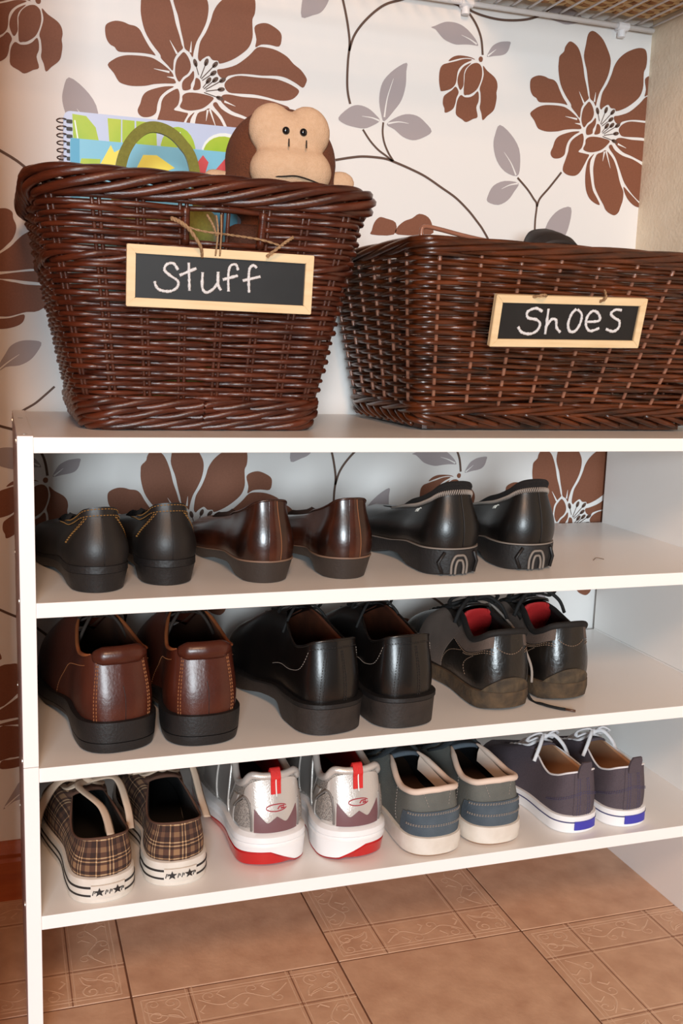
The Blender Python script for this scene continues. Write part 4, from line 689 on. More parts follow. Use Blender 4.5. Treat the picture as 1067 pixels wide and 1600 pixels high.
        for r in ring:
            i, j = divmod(r, k); u = u0+(u1-u0)*i/nu; vv = fl(u)+(fh(u)-fl(u))*j/nv; v.append(s.S(u, vv, -0.0008)); uv.append(uv[r])
        n = len(ring)
        for q in range(n): f.append((ring[q], b+q, b+(q+1) % n, ring[(q+1) % n]))
        o = mesh_obj(name, v, f, m, s.root, True, uv=uv, label=label); sharp(o, 0.7); return o
    def path(s, uv, off, per=8):
        P = catmull(uv, per) if len(uv) > 2 else np.array([np.array(uv[0])*(1-t)+np.array(uv[1])*t for t in np.linspace(0, 1, 16)])
        return np.array([s.S(a, b, off) for a, b in P])
    def stitch(s, paths, m, dash=0.0032, gap=0.0016, r=0.0006, off=0.0005, name='stitching'):
        mb = MB()
        for uv in paths:
            P = s.path(uv, off); d = np.concatenate([[0], np.cumsum(np.linalg.norm(np.diff(P, axis=0), axis=1))]); x = 0
            while x+dash < d[-1]:
                q = [np.array([np.interp(t, d, P[:, c]) for c in range(3)]) for t in (x, x+dash/2, x+dash)]; mb.tube(q, [r*0.6, r, r*0.6], 5); x += dash+gap
        return mb.build(name, m, s.root, True)
    def seam(s, paths, m, r=0.0006, off=0.0002, name='seam'):
        mb = MB()
        for uv in paths: mb.tube(s.path(uv, off), r, 5)
        return mb.build(name, m, s.root, True)
    def collar(s, m, a=0.45, r=0.003, flat=1.0, name='collar', dz=0.0, a0=None):
        I = [i for i in range(2*NH+1) if (-a if a0 is None else a0) <= s.U[i] <= a]; P = s.T[I]+np.array([0, 0, dz])
        rr = np.array([r*min(1, 0.25+8*min(abs(s.U[i]-(-a if a0 is None else a0)), abs(a-s.U[i]))) for i in I])
        return MB().tube(P, rr, 10, flat=flat, upv=(0, 0, 1)).build(name, m, s.root, True)
    def tongue(s, m, y0, z0, y1, z1, w0, w1, th=0.003, rise=0.006, name='tongue'):
        tx = -0.006*s.side; v = []; ny, nx = 10, 8; f = []
        for side in (0, 1):
            for i in range(ny+1):
                t = i/ny; y = (y0+(y1-y0)*t)*s.L; z = z0+(z1-z0)*t+0.004*math.sin(PI*t); wd = w0+(w1-w0)*t
                for j in range(nx+1):
                    e = -1+2*j/nx; ww = wd*(1-0.25*max(0, 0.2-t)/0.2*e*e)
                    v.append((e*ww+tx*max(0, (y/s.L-0.4)/0.6)**1.5, y+(0.006*(e*e) if t < 0.1 else 0), z-rise*e*e-th*side))
        k = nx+1; nn = (ny+1)*k
        for side in (0, 1):
            for i in range(ny):
                for j in range(nx):
                    q = (i*k+j, i*k+j+1, (i+1)*k+j+1, (i+1)*k+j); f.append(tuple(x_+side*nn for x_ in (q if not side else q[::-1])))
        br = [j for j in range(k)]+[i*k+nx for i in range(1, ny+1)]+[ny*k+j for j in range(nx-1, -1, -1)]+[i*k for i in range(ny-1, 0, -1)]
        for q in range(len(br)): f.append((br[q], br[(q+1) % len(br)], br[(q+1) % len(br)]+nn, br[q]+nn))
        return fix_normals(mesh_obj(name, v, f, m, s.root, True))
    def laces(s, m, aa, rx=0.003, flat=0.4, lift=0.004, name='lace'):
        for k, a in enumerate(aa):
            l = s.S(-a, 0.93, 0.002); r_ = s.S(a, 0.93, 0.002); c = (l+r_)/2+np.array([0, -0.003, lift+0.003])
            P = catmull([s.S(-a-0.01, 0.84, 0.0015), l, c, r_, s.S(a+0.01, 0.84, 0.0015)], 5)
            MB().tube(P, rx, 6, flat=flat, upv=(0, -0.3, 1)).build(name, m, s.root, True)
    def bow(s, m, y, z, size=0.022, rx=0.003, flat=0.4, name='lace_bow', seed=0, ends=0.03):
        rg = random.Random(seed)
        tx = -0.006*s.side; c = np.array([tx*0.2, y*s.L, z])
        for sg in (-1, 1):
            P = catmull([c, c+(sg*size*0.5, -0.006, 0.010), c+(sg*size, -0.002+rg.uniform(-.006, .006), 0.004), c+(sg*size*0.95, 0.008, -0.006), c+(sg*size*0.4, 0.004, -0.001), c], 7)
            MB().tube(P, rx, 6, flat=flat, upv=(0, 0, 1)).build(name, m, s.root, True)
            P = catmull([c, c+(sg*size*0.4, -0.010, 0.006), c+(sg*size*0.9, -0.018, -0.006), c+(sg*(size*0.9+ends*0.3), -0.020, -0.006-ends*0.6)], 6)
            MB().tube(P, rx, 6, flat=flat, upv=(0, -1, 0.5)).build('lace_end', m, s.root, True)
        MB().ball(c+(0, -0.001, 0.002), (rx*1.8, rx*1.5, rx*1.5)).build('lace_knot', m, s.root, True)
def smooth_like(q, keys):
    fa = np.linspace(0, 1, 201); y = np.interp(fa, [k[0] for k in keys], [k[1] for k in keys]); y = smooth1(y, 25); return np.interp(q, fa, y)
def sharp(o, ang=0.6):
    bm = bmesh.new(); bm.from_mesh(o.data)
    for e in bm.edges:
        if len(e.link_faces) == 2 and e.calc_face_angle(0) > ang: e.smooth = False
    bm.to_mesh(o.data); bm.free()
def top_keys(hb, hs, hf, ht, xo, gap, y0=0.02, th=0.50, hm=None, tend=0.90, dip=0.0):
    k = th/0.5; yy = lambda v: y0*1.2+(v-y0*1.2)*k if v < 0.3 else v*k
    hm = hm if hm is not None else hf*0.55+ht*0.45
    return [(0, 0, y0, hb), (0.06, xo*0.50, y0+0.008, hb*0.96+hs*0.04), (0.12, xo*0.82, y0+0.026, hb*0.85+hs*0.15-dip*0.3), (0.2, xo*0.97, yy(0.11), hb*0.45+hs*0.55), (0.3, xo, yy(0.21), hs), (0.4, xo*0.92, yy(0.31), hs+(hf-hs)*0.25),
            (0.5, xo*0.72, yy(0.42), hs+(hf-hs)*0.7), (0.58, gap+0.004, th, hf), (0.75, gap, th+(tend-th)*0.42, hm), (0.88, gap*0.6, th+(tend-th)*0.78, ht+(hm-ht)*0.3), (1, 0, tend, ht)]
FLAT = [(0, 0.0), (0.72, 0.0), (0.9, 0.004), (1, 0.014)]
def heeled(h, breast=0.27, arch=0.016): return [(0, 0), (breast-0.02, 0.0), (breast+0.03, arch), (0.5, arch*0.7), (0.62, 0.0), (0.8, 0), (1, 0.012)]

# leathers, fabrics, rubbers
lm = lambda n, c, c2, r, coat=0.0, bs=420, bst=0.06: mat(n, srgb(*c), r, var=(24, srgb(*c2), 0.22), bump=(bs, bst), coat=coat)
m_blkmatte = lm('black_matte_leather', (19, 16, 15), (30, 25, 23), 0.46)
m_blk = lm('black_smooth_leather', (10, 9, 9), (17, 14, 13), 0.36, 0.12)
m_blkdress = lm('black_dress_leather', (10, 9, 9), (20, 15, 13), 0.32, 0.2)
m_suede_blk = lm('black_suede', (16, 14, 15), (25, 22, 22), 0.95, 0, 900, 0.8)
m_brn = lm('burnished_brown_leather', (20, 9, 6), (66, 30, 17), 0.27, 0.35)
m_chest = lm('chestnut_leather', (62, 24, 14), (80, 34, 20), 0.36, 0.15, 260, 0.14)
m_dsole = mat('dark_rubber', srgb(22, 19, 19), 0.5, bump=(300, 0.2)); m_gsole = mat('brown_grey_rubber', srgb(52, 43, 38), 0.5, bump=(300, 0.15))
m_ksole = mat('charcoal_rubber', srgb(28, 27, 28), 0.55, bump=(300, 0.25)); m_esole = mat('worn_dark_heel', srgb(34, 28, 25), 0.55, var=(90, srgb(48, 40, 36), 0.25), bump=(300, 0.2))
m_gold = mat('ochre_thread', srgb(138, 98, 44), 0.7); m_tanthread = mat('tan_thread', srgb(142, 88, 50), 0.7); m_grythread = mat('grey_thread', srgb(150, 140, 132), 0.75); m_dkthread = mat('dark_thread', srgb(34, 28, 26), 0.7)
m_tanlin = mat('tan_leather_lining', srgb(142, 78, 38), 0.6, var=(40, srgb(112, 58, 28), 0.2)); m_brnlin = mat('brown_leather_lining', srgb(98, 50, 28), 0.6, var=(40, srgb(72, 36, 20), 0.2))
m_dklin = mat('dark_lining', srgb(18, 15, 14), 0.8); m_redlin = mat('red_mesh_lining', srgb(176, 28, 30), 0.7, bump=(900, 0.4))
m_blklace = mat('black_lace', srgb(12, 11, 11), 0.75, bump=(1200, 0.4)); m_brnlace = mat('brown_lace', srgb(38, 27, 20), 0.8, bump=(1200, 0.4))
m_line_g = mat('grey_welt', srgb(128, 118, 110), 0.6)

def new_shoe(label, group, x, y, z, rot, name='shoe'): return thing(name, label, 'shoe', (x, y, z), math.radians(rot), group)
def ruffle(S, m, a0, a1, amp, n, name='elastic_ruffle'):
    I = [i for i in range(2*NH+1) if a0 <= abs(S.U[i]) <= a1]
    for sg in (-1, 1):
        J = [i for i in I if S.U[i]*sg > 0]; v = []; f = []; K = []
        for q in range(len(J)*3-2):
            t = q/3; i = J[int(min(t, len(J)-1))]; i2 = J[min(int(t)+1, len(J)-1)]; w_ = t-int(t); K.append(S.T[i]*(1-w_)+S.T[i2]*w_)
        for q, p in enumerate(K):
            wv = math.sin(q*2*PI*n/len(K)); 
            for j, (du_, dz_) in enumerate(((0.002, -0.004), (0.0, 0.002), (-0.003, 0.006), (-0.008, 0.0035), (-0.010, -0.003))):
                v.append((p[0]+sg*(du_+wv*amp*0.6*(0.4 if j in (0, 4) else 1)), p[1]+wv*amp*0.5, p[2]+dz_+wv*amp*(1 if 0 < j < 4 else 0)))
        for q in range(len(K)-1):
            for j in range(4): f.append((q*5+j, q*5+j+1, (q+1)*5+j+1, (q+1)*5+j))
        mesh_obj(name, v, f, m, S.root, True)

# A: matte black loafers with ochre stitching
def shoe_A(label, x, y, rot, side):
    r = new_shoe(label, 'black ochre-stitched shoes on the upper shelf', x, y, Z2, rot)
    S = Shoe(r, 0.265, 0.0330, 0.043, side, [(0, 0.031), (0.3, 0.028), (0.55, 0.018), (1, 0.017)], [(0, 0), (0.3, 0.0), (0.45, 0.006), (0.6, 0.0), (0.8, 0), (1, 0.01)],
             top_keys(0.093, 0.074, 0.058, 0.046, 0.022, 0.010, 0.045, 0.46, tend=0.76), 0.58, 0.009, 0.001, 0.34)
    S.sole('sole', [(-0.0065, 0.0), (-0.0045, 0.04), (-0.002, 0.42), (-0.0004, 0.66), (0.0, 0.70)], m_dsole)
    S.sole('sole_band', [(-0.0006, 0.70), (0.0004, 0.72), (0.0004, 0.97), (-0.003, 1.0)], m_dsole)
    S.upper(m_blkmatte); S.lining(m_dklin); S.insole(m_dklin)
    S.patch('collar_band', -0.55, 0.55, 0.84, 1.0, 0.0009, m_blkmatte, 60, 4)
    al = [(-0.54+1.08*i/30) for i in range(31)]
    S.stitch([[(u, 0.965) for u in al], [(u, 0.855) for u in al]], m_gold, 0.0026, 0.0012, 0.0006, 0.0012)
    for sg in (-1, 1):
        for k in (0, 0.016): S.stitch([[(sg*(0.085+k), 0.83), (sg*(0.125+k), 0.68), (sg*(0.165+k), 0.54), (sg*(0.19+k), 0.38)]], m_gold, 0.0026, 0.0012, 0.0006, 0.0006)
    S.seam([[(0.0, 0.03), (0.0, 0.5), (0.0, 0.83)]], m_dsole, 0.0006, 0.0002, 'back_seam')
    ruffle(S, m_blklace, 0.40, 0.99, 0.0022, 15)
    return S
shoe_A('matte black shoe with ochre stitching nearest the rack left side', 0.087, 0.026, 9, -1)
shoe_A('matte black shoe with ochre stitching beside the burnished brown shoe', 0.163, 0.045, 5, 1)
# B: burnished brown slip-ons
def shoe_B(label, x, y, rot, side):
    r = new_shoe(label, 'burnished brown slip-ons on the upper shelf', x, y, Z2, rot)
    S = Shoe(r, 0.26, 0.0335, 0.041, side, [(0, 0.028), (0.3, 0.026), (0.5, 0.019), (0.65, 0.015), (1, 0.015)], [(0, 0), (0.22, 0.0), (0.34, 0.009), (0.5, 0.007), (0.62, 0.0), (0.8, 0), (1, 0.01)],
             top_keys(0.096, 0.077, 0.058, 0.044, 0.024, 0.0105, 0.03, 0.46, tend=0.76), 0.58, 0.007, 0.0005, 0.34)
    S.sole('sole', [(-0.0085, 0.0), (-0.0065, 0.05), (-0.003, 0.5), (0.0, 0.90)], m_gsole)
    S.sole('welt', [(-0.002, 0.90), (0.0008, 0.92), (0.0008, 0.99), (-0.003, 1.0)], mat('tan_welt', srgb(120, 92, 74), 0.6))
    S.upper(m_brn); S.lining(m_dklin); S.insole(m_dklin)
    S.patch('back_strip', -0.022, 0.022, 0.02, 0.995, 0.0010, mat('brown_back_strip', srgb(74, 34, 20), 0.27, var=(40, srgb(48, 22, 13), 0.2), coat=0.4), 6, 14)
    S.seam([[(0.026, 0.02), (0.026, 0.5), (0.026, 0.99)]], m_tanthread, 0.0005, 0.0004, 'back_seam')
    S.collar(m_brn, 0.58, 0.0014)
    ruffle(S, mat('dark_brown_elastic', srgb(52, 30, 20), 0.7), 0.46, 0.99, 0.0015, 16)
    return S
shoe_B('burnished brown slip-on shoe beside the ochre-stitched black shoe', 0.276, 0.034, 8, -1)
shoe_B('burnished brown slip-on shoe beside the whipstitched black shoe', 0.372, 0.036, 5, 1)
# C: black slip-ons with grey whipstitch
def shoe_C(label, x, y, rot, side):
    r = new_shoe(label, 'whipstitched black slip-ons on the upper shelf', x, y, Z2, rot)
    S = Shoe(r, 0.27, 0.0385, 0.046, side, [(0, 0.035), (0.25, 0.034), (0.42, 0.026), (0.7, 0.022), (1, 0.022)], [(0, 0.002), (0.06, 0.0), (0.26, 0.0), (0.36, 0.010), (0.48, 0.009), (0.58, 0.0), (0.8, 0), (1, 0.012)],
             top_keys(0.112, 0.087, 0.062, 0.052, 0.025, 0.009, 0.04, 0.48, tend=0.80), 0.60, 0.010, 0.001, 0.34)
    S.sole('sole', [(-0.004, 0.0), (-0.001, 0.06), (0.001, 0.5), (0.0015, 0.92), (-0.0005, 0.93)], m_ksole)
    S.sole('welt_line', [(-0.0005, 0.93), (0.0012, 0.94), (0.0012, 0.985), (-0.002, 1.0)], m_line_g)
    for dy, zz in ((0, 0), ):
        mb = MB()
        for w_, z1 in ((0.0105, 0.026), (0.0055, 0.020)):
            P = catmull([(-w_, -0.0025, 0.003), (-w_*1.0, -0.0035, z1*0.6), (-w_*0.6, -0.0035, z1*0.95), (0, -0.0035, z1), (w_*0.6, -0.0035, z1*0.95), (w_, -0.0035, z1*0.6), (w_, -0.0025, 0.003)], 6)
            mb.tube([(p[0]-0.001, p[1]+0.0012*(p[0]/0.01)**2+0.0015, p[2]) for p in P], 0.0016, 6)
        mb.build('heel_emblem', m_line_g, r, True)
    for sg in (-1, 1):   # moulded lugs down the heel sides
        MB().tube([(sg*0.022, 0.0035, 0.004), (sg*0.027, 0.0055, 0.017), (sg*0.020, 0.0020, 0.030)], 0.0022, 6).build('heel_lug', m_dsole, r, True)
    S.upper(m_blk); S.lining(m_dklin); S.insole(m_dklin)
    S.patch('suede_collar', -0.60, 0.60, 0.88, 1.0, 0.0016, m_suede_blk, 60, 4); S.collar(m_suede_blk, 0.62, 0.0032)
    mb = MB(); k = 0
    for i in range(96):
        u = -0.60+1.2*i/95; mb.tube([S.S(u-0.004, 0.83, 0.0006), S.S(u, 0.866, 0.0022), S.S(u+0.005, 0.905, 0.0020)], 0.00085, 5)
    mb.build('whipstitch', m_grythread, r, True)
    S.seam([[(0.01, 0.03), (0.01, 0.5), (0.01, 0.84)]], m_dsole, 0.0007, 0.0003, 'back_seam')
    mb = MB()
    for k, (a, b) in enumerate((((-0.315, 0.73), (-0.303, 0.76)), ((-0.303, 0.76), (-0.309, 0.71)), ((-0.30, 0.72), (-0.292, 0.76)), ((-0.288, 0.70), (-0.278, 0.77)), ((-0.315, 0.70), (-0.285, 0.69)), ((-0.282, 0.76), (-0.268, 0.75)))):
        mb.tube([S.S(*a, 0.0006), S.S(*b, 0.0006)], 0.0006, 5)
    mb.build('side_mark', m_line, r)
    return S
shoe_C('glossy black slip-on with grey whipstitch beside the burnished brown shoe', 0.507, 0.034, 6, -1)
shoe_C('glossy black slip-on with grey whipstitch at the empty shelf end', 0.617, 0.043, 5, 1)
# D: chestnut lace-ups
def shoe_D(label, x, y, rot, side):
    r = new_shoe(label, 'chestnut lace-ups on the middle shelf', x, y, Z3, rot)
    S = Shoe(r, 0.30, 0.0425, 0.050, side, [(0, 0.038), (0.28, 0.037), (0.5, 0.028), (1, 0.026)], [(0, 0), (0.24, 0.0), (0.34, 0.010), (0.5, 0.008), (0.62, 0.0), (0.8, 0), (1, 0.014)],
             top_keys(0.112, 0.103, 0.132, 0.068, 0.036, 0.012, 0.045, 0.40, hm=0.100, tend=0.84), 0.74, 0.004, 0.003, 0.3)
    S.sole('outsole', [(-0.004, 0.0), (-0.001, 0.05), (0.001, 0.30), (0.001, 0.33)], m_dsole)
    S.sole('midsole', [(-0.0005, 0.33), (0.0012, 0.36), (0.0024, 0.80), (0.0024, 0.97), (-0.003, 1.0)], m_dsole)
    S.upper(m_chest); S.lining(mat('shaded_tan_lining', srgb(72, 40, 22), 0.7)); S.insole(m_brnlin)  # lining painted darker than its tan edge, standing for shade in the opening
    S.patch('heel_counter', -0.105, 0.105, 0.0, 0.86, 0.0012, m_chest, 20, 14)
    I = np.linspace(-0.122, 0.122, 25); P = np.array([S.S(u, 0.945, -0.001) for u in I])
    MB().tube(P, [0.0092*min(1, 0.55+9*(0.122-abs(u))) for u in I], 12, flat=1.15, upv=(0, 0, 1)).build('padded_collar', m_chest, r, True)
    for sg in (-1, 1):
        S.stitch([[(sg*0.098, 0.02), (sg*0.098, 0.5), (sg*0.098, 0.84), (sg*0.112, 0.97)], [(sg*0.089, 0.02), (sg*0.089, 0.5), (sg*0.089, 0.84)]], m_tanthread, 0.0030, 0.0012, 0.0007, 0.0015)
        S.stitch([[(sg*0.50, 0.0), (sg*0.44, 0.28), (sg*0.40, 0.55), (sg*0.30, 0.75), (sg*0.18, 0.82)]], m_tanthread, 0.0030, 0.0012, 0.0005, 0.0004)
    S.stitch([[(u, 0.855) for u in np.linspace(-0.085, 0.085, 12)]], m_tanthread, 0.0030, 0.0012, 0.0007, 0.0016)
    S.seam([[(0.005, 0.02), (0.005, 0.30), (0.0, 0.48)]], m_dsole, 0.0004, 0.0012, 'crease')
    S.collar(m_tanlin, 0.58, 0.0022, name='collar_edge', a0=0.14); S.collar(m_tanlin, -0.14, 0.0022, name='collar_edge', a0=-0.58)
    S.tongue(m_chest, 0.36, 0.140, 0.66, 0.094, 0.024, 0.018)
    S.laces(m_brnlace, (0.60, 0.66, 0.72, 0.78), 0.0022, 0.8)
    S.bow(m_brnlace, 0.37, 0.127, 0.022, 0.0020, 0.8, seed=x)
    return S
shoe_D('chestnut leather lace-up shoe nearest the rack left side', 0.107, 0.020, 10, -1)
shoe_D('chestnut leather lace-up shoe beside the black dress shoe', 0.198, 0.016, 2, 1)
# E: black dress lace-ups
def shoe_E(label, x, y, rot, side):
    r = new_shoe(label, 'black dress shoes on the middle shelf', x, y, Z3, rot)
    S = Shoe(r, 0.305, 0.0415, 0.050, side, [(0, 0.040), (0.28, 0.038), (0.5, 0.027), (1, 0.025)], [(0, 0), (0.25, 0.0), (0.29, 0.016), (0.45, 0.012), (0.62, 0.0), (0.8, 0), (1, 0.014)],
             top_keys(0.112, 0.096, 0.126, 0.066, 0.034, 0.011, 0.035, 0.38, hm=0.096, tend=0.84), 0.76, 0.004, 0.004, 0.3)
    S.sole('heel_block', [(-0.003, 0.0), (0.0, 0.04), (0.001, 0.5), (0.0018, 0.82), (0.0008, 0.83)], m_esole)
    S.sole('welt', [(0.0008, 0.83), (0.0030, 0.85), (0.0030, 0.97), (-0.003, 1.0)], m_dsole)
    S.upper(m_blkdress); S.lining(m_brnlin); S.insole(m_brnlin)
    S.patch('top_band', -0.15, 0.13, 0.86, 1.0, 0.0012, m_blkdress, 24, 5)
    S.patch('quarter', -0.30, 0.30, 0.0, lambda u: 0.85-0.34*max(0, min(1, (abs(u)-0.13)/0.06))-0.5*max(0, abs(u)-0.19), 0.0007, m_blkdress, 60, 14)
    for us in (-0.052, -0.064, 0.020, 0.028): S.stitch([[(us*1.1, 0.02), (us, 0.5), (us*0.8, 0.85)]], m_dkthread, 0.0022, 0.0012, 0.0005, 0.0011)
    S.stitch([[(u, 0.875) for u in np.linspace(-0.145, 0.125, 14)]], m_dkthread, 0.0022, 0.0012, 0.0005, 0.0016)
    for sg in (-1, 1): S.stitch([[(sg*0.15, 0.84), (sg*0.17, 0.60), (sg*0.20, 0.50), (sg*0.27, 0.46), (sg*0.36, 0.44), (sg*0.42, 0.30)]], m_grythread, 0.0026, 0.0012, 0.0004, 0.0011)
    S.collar(m_blkdress, 0.56, 0.0016)
    S.tongue(m_blkdress, 0.345, 0.132, 0.64, 0.092, 0.023, 0.018)
    S.laces(m_blklace, (0.60, 0.66, 0.72), 0.0017, 0.9); S.bow(m_blklace, 0.37, 0.126, 0.026, 0.0019, 0.9, seed=x)
    return S
shoe_E('black leather dress shoe with brown lining beside the chestnut shoe', 0.353, 0.014, 10, -1)
shoe_E('black leather dress shoe with brown lining beside the muddy hiking shoe', 0.445, 0.013, 6, 1)
# F: muddy black hiking shoes with red lining
m_hik = lm('black_oiled_leather', (15, 13, 12), (34, 29, 25), 0.30, 0.25, 200, 0.22); m_hikg = lm('grey_brown_nubuck', (84, 71, 64), (100, 86, 78), 0.85, 0, 700, 0.4)
m_mud = mat('muddy_sole', srgb(92, 72, 50), 0.85, var=(60, srgb(46, 38, 30), 0.2), bump=(200, 0.5))
m_toecap = mat('worn_heel_rubber', srgb(36, 31, 26), 0.8, var=(70, srgb(88, 72, 52), 0.2), bump=(260, 0.5))
m_stone = mat('stone_thread', srgb(128, 106, 88), 0.75)
def shoe_F(label, x, y, rot, side, loose):
    r = new_shoe(label, 'muddy hiking shoes on the middle shelf', x, y, Z3, rot)
    S = Shoe(r, 0.285, 0.0395, 0.049, side, [(0, 0.026), (0.3, 0.024), (0.6, 0.022), (1, 0.028)], [(0, 0.004), (0.06, 0.0), (0.72, 0.0), (0.9, 0.005), (1, 0.016)],
             top_keys(0.102, 0.082, 0.108, 0.062, 0.032, 0.014, 0.03, 0.38, hm=0.090, tend=0.82), 0.66, 0.006, 0.002, 0.32)
    S.sole('sole', [(-0.004, 0.0), (-0.0005, 0.08), (0.0015, 0.55), (0.001, 0.95), (-0.002, 1.0)], m_mud)
    S.upper(m_hik); S.lining(m_dklin); S.insole(m_redlin); S.collar(m_dklin, 0.58, 0.0042)
    S.patch('heel_guard', -0.12, 0.12, -0.0, lambda u: 0.24-16*u*u, 0.0020, m_toecap, 22, 8)
    S.patch('heel_tab', -0.075, 0.075, lambda u: 0.60+26*u*u, 1.0, 0.0016, m_hik, 22, 8)
    for sg in (-1, 1):
        a, b = (sg*0.085, sg*0.46); a, b = min(a, b), max(a, b)
        S.patch('collar_panel', a, b, lambda u: 0.74-0.30*max(0, abs(u)-0.085), lambda u: 0.97, 0.0010, m_hikg, 30, 6)
        S.stitch([[(sg*0.08, 0.66), (sg*0.14, 0.70), (sg*0.22, 0.67), (sg*0.34, 0.63), (sg*0.46, 0.62)], [(sg*0.08, 0.62), (sg*0.14, 0.66), (sg*0.22, 0.63), (sg*0.34, 0.59)]], m_stone, 0.0026, 0.0012, 0.0006, 0.0006)
        S.stitch([[(sg*0.22, 0.60), (sg*0.26, 0.50), (sg*0.265, 0.36), (sg*0.22, 0.16)], [(sg*0.36, 0.60), (sg*0.42, 0.40), (sg*0.44, 0.10)]], m_stone, 0.0026, 0.0012, 0.0005, 0.0006)
        S.patch('side_panel', min(sg*0.44, sg*0.62), max(sg*0.44, sg*0.62), 0.05, 0.80, 0.0012, m_hikg, 16, 8)
    S.stitch([[(u, 0.62+26*u*u) for u in np.linspace(-0.07, 0.07, 15)]], m_stone, 0.0026, 0.0010, 0.0006, 0.0020)
    S.tongue(m_redlin, 0.318, 0.111, 0.43, 0.046, 0.026, 0.024, 0.002, name='tongue_lining'); S.tongue(m_hik, 0.325, 0.117, 0.64, 0.090, 0.027, 0.019, 0.003)
    S.laces(m_blklace, (0.60, 0.65, 0.70, 0.75, 0.80), 0.0032, 0.7); S.bow(m_blklace, 0.37, 0.119, 0.034, 0.0029, 0.8, seed=x)
    if loose:
        P = catmull([(0.020, 0.125, 0.118), (0.040, 0.10, 0.10), (0.047, 0.06, 0.04), (0.048, 0.03, 0.0026), (0.052, 0.005, 0.0024), (0.062, -0.012, 0.0024), (0.070, -0.020, 0.0024)], 6)
        MB().tube(P, 0.0020, 6).build('loose_lace', m_blklace, r, True)
        MB().tube([P[-1], P[-1]+np.array([0.009, -0.009, 0])], 0.0016, 6).build('lace_tip', mat('lace_tip_brown', srgb(86, 56, 40), 0.4), r, True)
        P = catmull([(0.030, 0.12, 0.112), (0.043, 0.07, 0.085), (0.0455, 0.030, 0.050), (0.0455, 0.024, 0.026)], 6)
        MB().tube(P, 0.0018, 6).build('loose_lace', m_grythread, r, True)
    return S
shoe_F('muddy black hiking shoe with trailing lace beside the dress shoe', 0.588, 0.036, 3, -1, True)
shoe_F('muddy black hiking shoe at the empty end of the middle shelf', 0.684, 0.050, 2, 1, False)
# G: plaid sneakers
def plaid():
    m = bpy.data.materials.new('brown_plaid_cloth'); m.use_nodes = True; nt = m.node_tree; b = nt.nodes['Principled BSDF']; b.inputs['Roughness'].default_value = 0.9
    uv = nt.nodes.new('ShaderNodeUVMap'); sp = nt.nodes.new('ShaderNodeSeparateXYZ'); nt.links.new(uv.outputs['UV'], sp.inputs[0])
    def mth(op, a, bv=None):
        n = nt.nodes.new('ShaderNodeMath'); n.operation = op
        for i, q in enumerate((a, bv)):
            if q is None: continue
            if isinstance(q, (int, float)): n.inputs[i].default_value = q
            else: nt.links.new(q, n.inputs[i])
        return n.outputs[0]
    def ramp(fac, stops):
        r = nt.nodes.new('ShaderNodeValToRGB'); r.color_ramp.interpolation = 'CONSTANT'; nt.links.new(fac, r.inputs[0]); e = r.color_ramp.elements
        while len(e) < len(stops): e.new(0.5)
        for k, (p, c) in enumerate(stops): e[k].position = p; e[k].color = (c, c, c, 1)
        return r.outputs[0]
    st = [(0, 0.0), (0.10, 1.0), (0.14, 0.0), (0.24, 0.55), (0.42, 0.0), (0.50, 1.0), (0.535, 0.0), (0.60, 1.0), (0.635, 0.0), (0.78, 0.35), (0.92, 0.0)]
    fx = mth('FRACT', mth('ADD', mth('DIVIDE', sp.outputs[0], 0.040), 50.44)); fy = mth('FRACT', mth('ADD', mth('DIVIDE', sp.outputs[1], 0.040), 50.3))
    s_ = mth('MULTIPLY', mth('ADD', ramp(fx, st), ramp(fy, st)), 0.5)
    r = nt.nodes.new('ShaderNodeValToRGB'); nt.links.new(s_, r.inputs[0]); e = r.color_ramp.elements
    e[0].color = (*srgb(52, 33, 28), 1); e[1].color = (*srgb(214, 184, 144), 1); q = e.new(0.3); q.color = (*srgb(90, 60, 46), 1); q = e.new(0.55); q.color = (*srgb(150, 114, 82), 1)
    nt.links.new(r.outputs[0], b.inputs['Base Color'])
    n = nt.nodes.new('ShaderNodeTexNoise'); n.inputs['Scale'].default_value = 900; bp = nt.nodes.new('ShaderNodeBump'); bp.inputs['Strength'].default_value = 0.3; bp.inputs['Distance'].default_value = 0.001
    nt.links.new(n.outputs['Fac'], bp.inputs['Height']); nt.links.new(bp.outputs['Normal'], b.inputs['Normal']); return m
m_plaid = plaid(); m_offw = mat('off_white_rubber', srgb(228, 220, 210), 0.5, var=(50, srgb(208, 196, 182), 0.25)); m_blkrub = mat('black_rubber_stripe', srgb(36, 32, 32), 0.5)
m_beigelace = mat('beige_flat_lace', srgb(196, 172, 150), 0.85, bump=(1200, 0.4)); m_whiterub = mat('white_rubber', srgb(238, 236, 236), 0.4)
def star(cx, cz, r, y):
    return [(cx+(r if k % 2 == 0 else r*0.42)*math.sin(k*PI/5), y, cz+(r if k % 2 == 0 else r*0.42)*math.cos(k*PI/5)) for k in range(10)]
